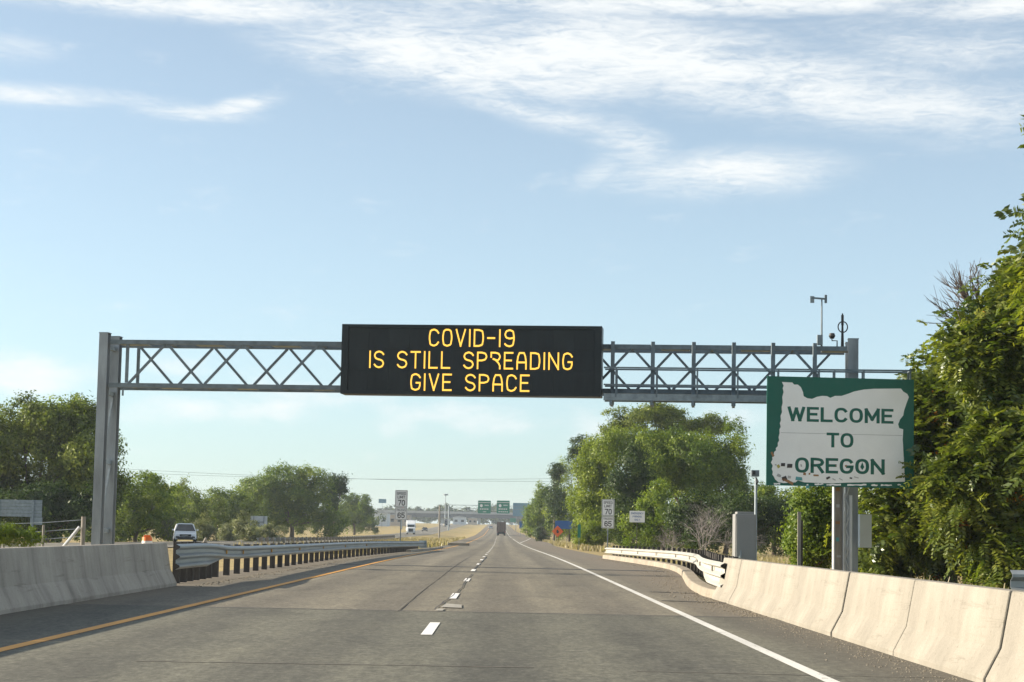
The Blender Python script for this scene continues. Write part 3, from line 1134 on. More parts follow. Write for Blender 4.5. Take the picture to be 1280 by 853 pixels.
def hcol(s, back, z0, z1, w=.29, d=.30):
    """wide-flange column: flanges facing the traffic"""
    mb = MB()
    rot = Matrix.Rotation(GA, 3, 'Z')
    c = gp(s, (z0 + z1) / 2, back)
    mb.box(c + gnor * (d / 2), (w, .025, z1 - z0), rot)
    mb.box(c - gnor * (d / 2), (w, .025, z1 - z0), rot)
    mb.box(c, (.018, d - .03, z1 - z0), rot)
    return mb


ZT, ZB = 6.74, 5.42
for s, b, zt, w in ((0, 0, 7.0, .27), (0, DEP, 7.0, .27), (GS, 0, 7.02, .29), (GS, DEP, 7.02, .29)):
    co = hcol(s, b, -.3, zt, w).build('column', 'column', gan)
    MB().box(gp(s, zt + .012, b), (w + .03, .34, .02), Matrix.Rotation(GA, 3, 'Z')).build('cap_plate', 'steel', co)
for s in (0, GS):
    for z in (1.0, 3.1, 5.2, 6.6):
        MB().bar(gp(s, z, .16), gp(s, z, DEP - .16), .10, .12).build('strut', 'steel', gan)
    for z0, z1 in ((1.0, 3.1), (3.1, 5.2)):
        MB().bar(gp(s, z0 + .08, .16), gp(s, z1 - .08, DEP - .16), .07).build('strut', 'steel', gan)
# chords
for z, nm in ((ZT, 'top_chord'), (ZB, 'bottom_chord')):
    for b in (0, DEP):
        MB().bar(gp(.18, z, b), gp(GS - .18, z, b), .13, .135).build(nm, 'steel_d', gan)
HP = 1.18
x0 = .75
n = int((GS - .5 - x0) / HP)
for b, ph in ((0, 0), (DEP, 1)):
    for i in range(n):
        a, e = x0 + i * HP, x0 + (i + 1) * HP
        up = (i + ph) % 2 == 0
        za, ze = (ZB + .06, ZT - .06) if up else (ZT - .06, ZB + .06)
        MB().bar(gp(a + .04, za, b), gp(e - .04, ze, b), .072).build('diagonal', 'steel_d', gan)
for b in (0, DEP):
    MB().bar(gp(.72, ZB + .08, b), gp(.72, ZT - .08, b), .09).build('vertical', 'steel_d', gan)
# cross struts between the two truss planes
for i in range(0, n + 1):
    z = ZT if i % 2 else ZB
    s = x0 + i * HP
    MB().bar(gp(s, z, .08), gp(s, z, DEP - .08), .08, .06).build('cross_strut', 'steel_d', gan)
    if i % 2 == 0:
        MB().box(gp(s + .1, ZT - .05, .4), (.85, .5, .02), Matrix.Rotation(GA, 3, 'Z')).build('gusset', 'steel', gan)
    else:
        MB().box(gp(s + .1, ZB - .05, .4), (.6, .42, .02), Matrix.Rotation(GA, 3, 'Z')).build('gusset', 'steel', gan)
MB().bar(gp(.62, ZB - .32, 0), gp(.62, ZB - .1, 0), .05).build('bolt_bracket', 'steel_d', gan)
# hangers and catwalk right of the message sign
def s_at(px):
    d = ray(px, 470)
    # intersect with the front plane of the gantry
    t = (G0 - Vector((0, 0, EYE))).dot(gnor) / d.dot(gnor)
    return (Vector((0, 0, EYE)) + d * t - G0).dot(gdir)


hang = [766, 816, 867, 917, 966, 1018]
for px in hang:
    s = s_at(px)
    MB().bar(gp(s, ZB - .42, -.17), gp(s, ZT + .14, -.17), .11, .13).build('hanger', 'steel_d', gan)
    MB().bar(gp(s, ZB - .40, -.1), gp(s, ZB - .40, -.95), .08, .14).build('catwalk_bracket', 'steel_d', gan)
sA, sB = s_at(757), s_at(1134)
MB().bar(gp(sA, ZB - .24, -.28), gp(sB, ZB - .24, -.28), .06, .2).build('catwalk_beam', 'steel', gan)
MB().bar(gp(sA, ZB - .24, -.9), gp(sB, ZB - .24, -.9), .06, .2).build('catwalk_beam', 'steel', gan)
MB().bar(gp(sA, ZB - .20, -.59), gp(sB, ZB - .20, -.59), .5, .03).build('catwalk_grating', 'steel', gan)
for z in (.12, .62):
    for b in (-.28, -.93):
        MB().bar(gp(sA, ZB + z, b), gp(sB, ZB + z, b), .045).build('handrail', 'steel_d', gan)
for px in (772, 822, 872, 922, 972, 1022, 1041, 1077, 1134):
    s = s_at(px)
    for b in (-.28, -.93):
        MB().bar(gp(s, ZB - .24, b), gp(s, ZB + .62, b), .04).build('handrail_post', 'steel_d', gan)
MB().bar(gp(sB, ZB + .62, -.28), gp(sB, ZB + .62, -.93), .045).build('handrail', 'steel_d', gan)
# cabinet on the right column
q = at(1081, 664, 56.6)
MB().box((q.x, q.y, q.z), (.34, .3, .95)).build('control_box', 'cabinet_pale', gan)

# ------------------------------------------------------------------ message sign
sl, sr = s_at(430), s_at(756)
c = gp((sl + sr) / 2, 0, -.75)
VW = (sr - sl) * .987
zt = at(593, 406.7, c.y).z
zb = at(593, 494.5, c.y).z
VH = zt - zb
vms = empty('message_sign', (c.x, c.y, zb), label='black electronic message sign with amber COVID-19 lettering hung on the gantry', cat='sign')
fr = panel_frame((c.x, c.y, (zt + zb) / 2), VW, VH, GA)
vb = MB().poly([(0, 0), (VW, 0), (VW, VH), (0, VH)], lambda u, v, w: fr(u, v, w - .70), .70)
vb.build('housing', 'housing', vms, bevel=.02)
bw = .10
for a in (((0.005, 0.005), (VW - .005, bw)), ((0.005, VH - bw), (VW - .005, VH - .005)), ((0.005, bw), (bw * 2.1, VH - bw)), ((VW - bw * 2.1, bw), (VW - .005, VH - bw))):
    (u0, v0), (u1, v1) = a
    MB().poly([(u0, v0), (u1, v0), (u1, v1), (u0, v1)], lambda u, v, w: fr(u, v, .004 + w), .05).build('frame', 'housing', vms)
for i in range(12):
    a, b = bw * 2.1 + (VW - bw * 4.2) * i / 12 + .004, bw * 2.1 + (VW - bw * 4.2) * (i + 1) / 12 - .004
    for j in range(3):
        c0, c1 = bw + (VH - 2 * bw) * j / 3 + .004, bw + (VH - 2 * bw) * (j + 1) / 3 - .004
        MB().poly([(a, c0), (b, c0), (b, c1), (a, c1)], lambda u, v, w: fr(u, v, .003 + w), .012 + random.uniform(-.002, .002)).build('screen_module', random.choice(['screen', 'screen', 'screen_b']), vms)
S = VW / 326.0
for txt, a, b, v0, v1 in (('COVID-19', 540, 647.5, 434.2, 412), ('IS STILL SPrEADING', 465.5, 720, 462, 440.2), ('GIVE SPACE', 518, 667, 489.6, 468)):
    ua, ub = (a - 430) * S, (b - 430) * S
    SW, GP = .68, 2.15
    un = (ub - ua) / (text_width(txt, GP) + SW)
    x = 0.0
    for word in txt.split(' '):
        ww = text_width(word, GP) + SW
        lettering(word, ua + x * un, ua + (x + ww) * un, (494.6 - v0) * S, (494.6 - v1) * S, fr, SW, 1, GP, .0185).build('word', 'led', vms)
        x += text_width(word, GP) + GP * 2 + GL[' '][0]

# ------------------------------------------------------------------ weather mast, antenna, camera on the gantry
w = at(1027, 430, GY(9.4))
wm = empty('weather_mast', (w.x, w.y, ZT), label='thin mast with a wind vane on top of the gantry', cat='mast')
t = at(1027, 374, w.y)
MB().tube([(w.x, w.y, ZT), (w.x, w.y, t.z)], [.032, .022], 8).build('pole', 'steel_d', wm)
a, b = at(1014, 372.5, w.y), at(1033, 374, w.y)
MB().bar(a, b, .05).build('crossarm', 'steel_d', wm)
MB().box((a.x + .03, a.y, a.z - .05), (.12, .03, .2)).build('vane', 'steel', wm)
MB().box((b.x - .02, b.y, b.z), (.07, .07, .24)).build('cup', 'steel_d', wm)
MB().box((w.x - .06, w.y - .03, ZT + .25), (.16, .12, .3)).build('sensor_box', 'steel', wm)
an = at(1053, 427, GY(10.0))
anr = empty('antenna', (an.x, an.y, ZT + .1), label='vertical antenna with a ring beside the right gantry column', cat='antenna')
t = at(1053, 392, an.y)
MB().tube([(an.x, an.y, ZT), (an.x, an.y, t.z)], [.05, .02], 8).build('pole', 'dark', anr)
cc = at(1053.5, 409, an.y)
MB().tube([(cc.x + .14 * math.cos(k * .3927), an.y, cc.z + .16 * math.sin(k * .3927)) for k in range(17)], .018, 6, False).build('ring', 'dark', anr)
MB().tube([(an.x, an.y, t.z - .35), (an.x, an.y, t.z - .05)], .04, 8).build('sleeve', 'dark', anr)
cq = at(1040, 421, GY(9.8))
cr = empty('camera_dome', (cq.x, cq.y, ZT), label='small dark dome camera on a bracket above the gantry truss', cat='camera')
MB().tube([(cq.x + .15, cq.y, ZT), (cq.x + .15, cq.y, cq.z - .12), (cq.x, cq.y, cq.z - .12), (cq.x, cq.y, cq.z)], .02, 6).build('bracket', 'dark', cr)
MB().tube([(cq.x, cq.y, cq.z - .06), (cq.x, cq.y, cq.z + .02), (cq.x, cq.y, cq.z + .1)], [.06, .1, .07], 10).build('dome', 'dark', cr)

# ------------------------------------------------------------------ welcome sign
WY = 54.5
c = at(1050.5, 540.5, WY)
WW = 185.5 * WY / FOC
WH = 136.5 * WY / FOC
wsn = empty('welcome_sign', (c.x, WY, 0), label='green and white WELCOME TO OREGON sign with the state outline behind the right barrier', cat='sign')
fr = panel_frame((c.x, c.y, c.z), WW, WH, R(2.0), R(-.15))
PX0, PX1 = 92.5, 1017.5


def wuv(x, y):
    """zoomed-picture position -> panel position"""
    t = (x - PX0) / (PX1 - PX0)
    top, bot = 105 + 20 * t, 780 + 28 * t
    return t * WW, (bot - y) / (bot - top) * WH


MB().poly([(0, 0), (WW, 0), (WW, WH), (0, WH)], lambda u, v, w: fr(u, v, w - .05), .05).build('panel', 'green', wsn)
ol = [(185, 142), (250, 145), (262, 158), (285, 158), (305, 175), (318, 205), (322, 230), (345, 243), (375, 247), (405, 234), (440, 228), (470, 230), (490, 240), (520, 228),
      (560, 228), (600, 215), (640, 200), (700, 188), (760, 183), (935, 181), (950, 200), (975, 215), (985, 235), (970, 275), (955, 320), (950, 350), (930, 375), (918, 405),
      (925, 430), (950, 437), (948, 480), (947, 500), (962, 765), (780, 766), (600, 768), (500, 772), (400, 768), (330, 764), (290, 752), (275, 764), (200, 768), (165, 760), (148, 745), (140, 728), (130, 715),
      (133, 698), (126, 680), (132, 660), (121, 640), (130, 622), (128, 606), (138, 596), (140, 575), (152, 566), (150, 552), (163, 540), (162, 520), (171, 505), (167, 485), (173, 460), (172, 436), (180, 420),
      (174, 398), (181, 380), (178, 352), (187, 330), (184, 300), (191, 270), (188, 235), (196, 205), (190, 180), (196, 165)]
MB().poly([wuv(*p) for p in reversed(ol)], lambda u, v, w: fr(u, v, .003 + w), .004).build('state_outline', 'sheet', wsn)
u0, v0 = wuv(180, 456)
u1, v1 = wuv(945, 462)
MB().poly([(u0, v0 - .008), (u1, v0 - .008), (u1, v0 + .004), (u0, v0 + .004)], lambda u, v, w: fr(u, v, .0075 + w), .001).build('panel_seam', 'sticker_e', wsn)
for txt, xa, xb, ya, yb, g in (('WELCOME', 222, 888, 398, 302, 2.0), ('TO', 468, 637, 554, 459, 1.9), ('OREGON', 271, 834, 716, 617, 1.9)):
    xm = (xa + xb) / 2
    ua, va = wuv(xa, (ya - 4 if 1 else ya))
    ub, vb_ = wuv(xb, yb)
    _, va = wuv(xm, ya - 4)
    _, vb_ = wuv(xm, yb)
    lettering(txt, ua, ub, va, vb_, fr, 1.3, 2, g, .009, glyphs=ROUND).build('lettering', 'green', wsn)
# emblem in the last O
ec = wuv(693, 668)
MB().poly([(ec[0], ec[1] - .1), (ec[0] + .055, ec[1] - .02), (ec[0] + .03, ec[1] + .04), (ec[0], ec[1] + .12), (ec[0] - .03, ec[1] + .04), (ec[0] - .055, ec[1] - .02)],
          lambda u, v, w: fr(u, v, .011 + w), .001).build('tree_emblem', 'green', wsn)
stk = [(150, 655, 10, 8, 'e'), (168, 664, 18, 22, 'c'), (196, 654, 26, 22, 'a'), (238, 662, 32, 28, 'a'), (172, 722, 26, 18, 'e'), (206, 740, 30, 26, 'a'), (236, 732, 20, 18, 'e'), (228, 757, 80, 18, 'b'),
       (298, 742, 44, 24, 'd'), (332, 712, 18, 16, 'b'), (362, 712, 10, 12, 'b'), (404, 722, 34, 12, 'b'), (480, 738, 26, 14, 'a'), (516, 748, 22, 7, 'e'), (560, 748, 26, 6, 'e'), (622, 740, 16, 10, 'a'),
       (656, 736, 30, 6, 'e'), (590, 664, 12, 12, 'b'), (310, 660, 8, 16, 'e'), (528, 664, 8, 8, 'b'), (130, 590, 14, 34, 'b'), (352, 790, 22, 24, 'd'), (350, 780, 12, 10, 'sheet')]
for x, y, ww, hh, m_ in stk:
    u, v = wuv(x, y)
    k = WW / 925
    a = random.uniform(-.5, .5)
    pts = [(-ww / 2, -hh / 2), (ww / 2, -hh / 2 * random.uniform(.6, 1)), (ww / 2 * random.uniform(.7, 1), hh / 2), (-ww / 2, hh / 2 * random.uniform(.7, 1))]
    pts = [(u + k * (p * math.cos(a) - q * math.sin(a)), v + k * (p * math.sin(a) + q * math.cos(a))) for p, q in pts]
    MB().poly(pts, lambda u, v, w: fr(u, v, .013 + w), .001).build('sticker', 'sheet' if m_ == 'sheet' else 'sticker_' + m_, wsn)
for x0, x1, y in ((395, 450, 776), (470, 560, 780), (600, 720, 782), (750, 790, 785), (810, 880, 786), (915, 935, 783), (140, 180, 772)):
    n_ = 7
    pts = [wuv(x0 + (x1 - x0) * i / n_, y - random.uniform(2, 7)) for i in range(n_ + 1)] + [wuv(x1 - (x1 - x0) * i / n_, y + random.uniform(2, 7)) for i in range(n_ + 1)]
    MB().poly(list(reversed(pts)), lambda u, v, w: fr(u, v, .003 + w), .002).build('peeled_patch', 'sheet', wsn)
# wide-flange post and lattice post
def wx(px, y=660):
    return at(px, y, WY).x


mb = MB()
xa, xb = wx(1043.5), wx(1055.5)
for x in (xa, xb):
    mb.box((x, WY + .22, 1.5), (.035, .26, 4.0))
mb.build('post', 'sign_back', wsn)
MB().box(((xa + xb) / 2, WY + .24, 1.5), (xb - xa - .04, .02, 4.0)).build('post_web', 'grey_post', wsn)
for i in range(16):
    z = .55 + i * .155
    if i % 3 == 1:
        MB().box(((xa + xb) / 2 + random.uniform(-.02, .02), WY + .222, z), (random.uniform(.07, .16), .006, random.uniform(.05, .12))).build('sticker', random.choice(['sticker_e', 'sticker_b', 'sticker_a', 'sticker_d']), wsn)
xc, xd = wx(1059), wx(1065)
lat = MB().tube([(xc, WY + .3, -.4), (xc, WY + .3, 2.4)], .02, 6).tube([(xd, WY + .22, -.4), (xd, WY + .22, 2.4)], .045, 8)
lat.build('post', 'sign_back', wsn)
for i in range(8):
    z = i * .42 - .2
    p, q = ((xc, WY + .3, z), (xd, WY + .24, z + .42)) if i % 2 == 0 else ((xd, WY + .24, z), (xc, WY + .3, z + .42))
    MB().bar(p, q, .028).build('lacing', 'sign_back', wsn)
MB().bar((c.x - WW * .42, WY + .12, c.z - .9), (c.x + WW * .42, WY + .12, c.z - .9), .08).build('backing_bar', 'sign_back', wsn)
MB().bar((c.x - WW * .42, WY + .12, c.z + .9), (c.x + WW * .42, WY + .12, c.z + .9), .08).build('backing_bar', 'sign_back', wsn)
mb = MB()
for x in (xa, xb):
    mb.bar((x, WY + .2, 3.4), (x, WY + .2, c.z + 1.3), .05)
mb.build('post_top', 'sign_back', wsn)

# ------------------------------------------------------------------ cabinet, sensor pole, stake, rail end behind the right barrier
CYc = 48.0
a, b = at(919, 650, CYc), at(945.5, 650, CYc)
tp = at(931, 643, CYc).z
cab = empty('equipment_cabinet', ((a.x + b.x) / 2, CYc, -.2), label='tall grey roadside equipment cabinet behind the right barrier', cat='cabinet')
W_ = b.x - a.x
MB().box(((a.x + b.x) / 2, CYc + .28, (tp - .2) / 2), (W_, .55, tp + .2)).build('body', 'cabinet', cab, bevel=.015)
do = MB().box(((a.x + b.x) / 2, CYc - .005, (tp - .1) / 2 + .02), (W_ - .07, .02, tp - .05)).build('door', 'cabinet', cab, bevel=.006)
MB().box((a.x + .14, CYc - .03, .78), (.03, .03, .16)).build('handle', 'steel', do)
MB().box((a.x + .11, CYc - .022, .70), (.05, .015, .06)).build('lock', 'chrome', do)
MB().box(((a.x + b.x) / 2, CYc + .28, tp + .03), (W_ * .8, .45, .06)).build('top_vent', 'cabinet', cab, bevel=.01)
PYs = 49.0
p0, p1 = at(944.5, 650, PYs), at(944.5, 597, PYs)
sp = empty('sensor_pole', (p0.x, PYs, -.2), label='slim pole with a grey sensor box on top beside the equipment cabinet', cat='pole')
MB().tube([(p0.x, PYs, -.2), (p0.x, PYs, p1.z)], [.04, .035], 8).build('pole', 'steel', sp)
MB().box((p1.x - .02, PYs, p1.z + .1), (.2, .22, .16)).build('sensor_box', 'steel_d', sp, bevel=.01)
MB().box((p1.x - .06, PYs - .13, p1.z + .11), (.07, .06, .09)).build('lens_hood', 'dark', sp)
MB().tube([(p1.x, PYs, p1.z - .2), (p1.x + .05, PYs - .05, p1.z - .1), (p1.x, PYs, p1.z)], .025, 6).build('cable', 'dark', sp)
st = at(999, 672, 46.0)
z1 = at(998.5, 640, 46).z
so = empty('marker_stake', (st.x, 46, -.2), label='thin weathered stake standing alone between cabinet and welcome sign', cat='stake')
MB().box((st.x, 46, (z1 - .2) / 2), (.075, .05, z1 + .2)).build('stake', 'grey_post', so)
MB().box((st.x + .06, 46.06, (z1 - .3) / 2), (.07, .03, z1 - .1)).build('backing_strip', 'post', so)
e0 = at(1263, 731, 22.0)
eo = empty('rail_end', (e0.x + .5, 22, 0), label='pale rounded steel rail end behind the barrier at the right frame edge', cat='rail')
MB().sweep(sheet([(o, z - .15) for o, z in W2], .006), [(e0.x, 22, e0.z), (e0.x + .6, 22.02, e0.z), (e0.x + 1.6, 22.05, e0.z)], 1).build('rail', 'rail', eo)
MB().box((e0.x + .4, 22.25, e0.z / 2 - .1), (.15, .15, e0.z)).build('post', 'post', eo)

# ------------------------------------------------------------------ small road signs
def post_sign(name, px, py, Y, wpx, hpx, mat, label, cat='sign', post='steel', lines=(), txtmat='black', border=None, group=None, post_dx=(0,), round_=.04, zg=None):
    c = at(px, py, Y)
    k = Y / FOC
    w, h = wpx * k, hpx * k
    zg = (gz(c.x, Y) - .1) if zg is None else zg
    root = empty(name, (c.x, Y, zg), label=label, cat=cat, group=group)
    fr = panel_frame((c.x, c.y, c.z), w, h)
    r = min(w, h) * round_ + .001
    MB().poly(rrect(0, 0, w, h, r, 3), lambda u, v, t: fr(u, v, t - .012), .012).build('panel', mat, root)
    if border:
        bw_ = min(w, h) * .035
        e = bw_ * 1.1
        for (u0, v0, u1, v1) in ((e, e, w - e, e + bw_), (e, h - e - bw_, w - e, h - e), (e, e + bw_, e + bw_, h - e - bw_), (w - e - bw_, e + bw_, w - e, h - e - bw_)):
            MB().poly([(u0, v0), (u1, v0), (u1, v1), (u0, v1)], lambda u, v, t: fr(u, v, .002 + t), .002).build('border', border, root)
    for txt, u0, u1, v0, v1, sw in lines:
        lettering(txt, u0 * w, u1 * w, v0 * h, v1 * h, fr, sw, 1, 1.8, .004).build('lettering', txtmat, root)
    for dx in post_dx:
        MB().box((c.x + dx * w, Y + .06, (zg + c.z + h / 2) / 2), (max(.05, .035 * w), .05, c.z + h / 2 - zg)).build('post', post, root)
    return root


def speed_sign(px, ytop, Y, wpx, hpx, label, post):
    k = Y / FOC
    c = at(px, ytop + hpx / 2, Y)
    w, h = wpx * k, hpx * k
    zg = gz(c.x, Y) - .1
    root = empty('speed_limit_sign', (c.x, Y, zg), label=label, cat='sign')
    fr = panel_frame((c.x, c.y, c.z), w, h)
    hs = h * .42
    for nm, v0, v1 in (('truck_panel', 0, hs - .015), ('speed_panel', hs + .015, h)):
        pn = MB().poly([(u, v + v0) for u, v in rrect(0, 0, w, v1 - v0, .06, 3)], lambda u, v, t: fr(u, v, t - .012), .012).build(nm, 'sheet_far', root)
        e, b = .04, .03
        for (a0, b0, a1, b1) in ((e, v0 + e, w - e, v0 + e + b), (e, v1 - e - b, w - e, v1 - e), (e, v0 + e + b, e + b, v1 - e - b), (w - e - b, v0 + e + b, w - e, v1 - e - b)):
            MB().poly([(a0, b0), (a1, b0), (a1, b1), (a0, b1)], lambda u, v, t: fr(u, v, .002 + t), .002).build('border', 'black', pn)
    for txt, u0, u1, v0, v1, sw in (('SPEED', .14, .86, .84, .93, 1.1), ('LIMIT', .2, .8, .72, .81, 1.1), ('70', .24, .8, .48, .67, 1.15), ('TRUCKS', .12, .88, .29, .36, 1.1), ('65', .22, .8, .06, .25, 1.15)):
        lettering(txt, u0 * w, u1 * w, v0 * h, v1 * h, fr, sw, 1, 1.7, .004).build('lettering', 'black', root)
    MB().box((c.x, Y + .07, (zg + c.z + h / 2) / 2), (.1, .06, c.z + h / 2 - zg)).build('post', post, root)
    return root


speed_sign(501.5, 613, 190, 15.6, 37, 'speed limit 70 and trucks 65 sign on the left, standing in the median', 'steel_d')
speed_sign(760, 624.5, 172, 15.6, 36, 'speed limit 70 and trucks 65 sign on the right, before the green trees', 'steel')
post_sign('parking_sign', 796.5, 646, 150, 19, 14.2, 'sheet_far', 'small white EMERGENCY PARKING ONLY sign right of the speed limit sign', lines=(('EMERGENCY', .1, .9, .7, .86, 1.0), ('PARKING', .2, .8, .42, .58, 1.0), ('ONLY', .32, .68, .14, .3, 1.0)), txtmat='blue', post='post')
# orange diamond
Y = 290
c = at(697, 664.5, Y)
k = Y / FOC
zg = gz(c.x, Y) - .1
root = empty('warning_sign', (c.x, Y, zg), label='orange diamond warning sign in front of a blue sign on the right verge', cat='sign')
fr = panel_frame((c.x, c.y, c.z), 0, 0)
r = 7.2 * k
MB().poly([(r, 0), (0, r), (-r, 0), (0, -r)], lambda u, v, t: fr(u, v, t - .012), .012).build('panel', 'orange', root)
MB().poly([(.12 * r, -.3 * r), (.28 * r, -.05 * r), (.1 * r, .1 * r), (.05 * r, .3 * r), (-.15 * r, .25 * r), (-.22 * r, -.1 * r), (-.1 * r, -.3 * r)], lambda u, v, t: fr(u, v, .003 + t), .002).build('symbol', 'black', root)
for dx in (-.12, .12):
    MB().box((c.x + dx, Y + .08, (zg + c.z) / 2), (.09, .06, c.z - zg)).build('post', 'post', root)
post_sign('service_sign', 704.5, 656.2, 306, 21, 10.2, 'blue', 'dark blue rectangular sign behind the orange diamond sign', post='post', post_dx=(-.3, .38))
post_sign('mile_marker', 724, 664, 186, 3.8, 16.5, 'green_far', 'narrow upright green marker sign before the right trees', post='steel')
post_sign('service_sign', 653, 656.5, 540, 7.5, 9, 'blue', 'small bright blue sign far down the right verge', post_dx=(-.3, .3))
# sign seen from behind on the left, frames visible
Y = 225
c = at(323.5, 652.5, Y)
k = Y / FOC
root = empty('road_sign', (c.x, Y, gz(c.x, Y) - .1), label='pale back of a road sign with cross bars among the left shrubs', cat='sign')
fr = panel_frame((c.x, c.y, c.z), 21 * k, 14.5 * k)
MB().poly(rrect(0, 0, 21 * k, 14.5 * k, .05, 3), lambda u, v, t: fr(u, v, t - .012), .012).build('panel', 'sign_back', root)
for u in (.2, .8):
    MB().bar(fr(u * 21 * k, 0, .03), fr(u * 21 * k, 14.5 * k, .03), .08).build('stiffener', 'steel_d', root)
MB().bar(fr(.2 * 21 * k, 7 * k, .04), fr(.8 * 21 * k, 7 * k, .04), .08).build('crossbar', 'steel_d', root)
MB().bar((c.x, Y - .06, gz(c.x, Y) - .1), (c.x, Y - .06, c.z), .12).build('post', 'steel_d', root)
# large sign back at the far left
Y = 120
c = at(22, 640.5, Y)
k = Y / FOC
root = empty('road_sign', (c.x, Y, gz(c.x, Y) - .1), label='large pale slatted sign back in the dark trees at the left frame edge', cat='sign')
fr = panel_frame((c.x, c.y, c.z), 60 * k, 30 * k)
hh = 21 * k
for i in range(5):
    MB().poly([(0, 9.5 * k + hh * i / 5 + .006), (60 * k, 9.5 * k + hh * i / 5 + .006), (60 * k, 9.5 * k + hh * (i + 1) / 5 - .006), (0, 9.5 * k + hh * (i + 1) / 5 - .006)],
              lambda u, v, t: fr(u, v, t - .03), .03).build('slat', 'steel', root)
MB().poly([(46 * k, 0), (61 * k, 0), (61 * k, 9.2 * k), (46 * k, 9.2 * k)], lambda u, v, t: fr(u, v, t - .03), .03).build('lower_panel', 'steel', root)
for u in (.1, .82):
    MB().bar(fr(u * 60 * k, 30 * k, .06), fr(u * 60 * k, -50 * k, .06), .12).build('post', 'steel', root)

# ------------------------------------------------------------------ fence, drum, stub behind the left barrier
Y = 75
c = at(104.6, 646, Y)
root = empty('wire_fence', (c.x, Y, gz(c.x, Y) - .1), label='braced grey fence end post with wires left of the gantry column', cat='fence')
zg = gz(c.x, Y) - .2
MB().tube([(c.x, Y, zg), (c.x, Y, c.z)], .085, 10).build('end_post', 'grey_post', root)
a, b = at(99.5, 659, Y - .1), at(80, 683, Y - .1)
MB().tube([a, b, b + (b - a)], .06, 8).build('brace', 'sign_back', root)
for i in range(1, 5):
    x = c.x - i * 1.6
    MB().tube([(x, Y + i * .4, zg - .3), (x, Y + i * .4, c.z - .25 - .1 * i)], .05, 8).build('post', 'grey_post', root)
for dz in (.12, .45, .75):
    MB().tube([(c.x - i * 1.6, Y + i * .4, c.z - dz - .11 * i - .03 * (i % 2)) for i in range(5)], .014, 5).build('wire', 'steel', root)
Y = 62
c = at(184, 675, Y)
root = empty('traffic_drum', (c.x, Y, -.2), label='orange traffic drum top showing above the left barrier', cat='traffic drum')
zt = at(184, 671.5, Y).z
zz = [zt, zt - .12, zt - .27, zt - .42, zt - .57, zt - .72, zt - .98]
for i in range(6):
    MB().tube([(c.x, Y, zz[i]), (c.x, Y, zz[i + 1])], [.15 + .012 * i, .162 + .012 * i], 18).build('band', 'orange_band' if i % 2 == 0 else 'white', root)
MB().box((c.x, Y, zt + .03), (.2, .05, .06)).build('handle', 'orange_band', root)
Y = 80
c = at(257, 675, Y)
root = tag(MB().tube([(c.x - .05, Y, -.3), (c.x - .04, Y, c.z - .1), (c.x + .02, Y, c.z + .08)], [.1, .09, .05], 8).build('wooden_stub', 'grey_post'), 'short weathered wooden stub behind the left guardrail', 'post')

# ------------------------------------------------------------------ vehicles
def loft(mb, secs):
    """secs: list of (y, list of (x, z)) closed rings with equal counts"""
    n = len(secs[0][1])
    vs = [(x, y, z) for y, ring in secs for x, z in ring]
    fs = []
    for i in range(len(secs) - 1):
        for k in range(n):
            a, b = i * n + k, i * n + (k + 1) % n
            fs.append((a, b, b + n, a + n))
    fs.append(tuple(reversed(range(n))))
    fs.append(tuple(range((len(secs) - 1) * n, len(secs) * n)))
    return mb.add(vs, fs)


def wheel(parent, x, y, r, w):
    side = 1 if x > 0 else -1
    t = MB().tube([(x - w / 2, y, r), (x - w / 2 + .02, y, r), (x + w / 2 - .02, y, r), (x + w / 2, y, r)], [r * .9, r, r, r * .9], 20)
    wo = empty('wheel', (0, 0, 0))
    wo.parent = parent
    t.build('tyre', 'rubber', wo, local=True)
    MB().tube([(x + side * (w / 2 - .01), y, r), (x + side * (w / 2 + .015), y, r)], [r * .62, r * .5], 12).build('rim', 'chrome', wo, local=True)


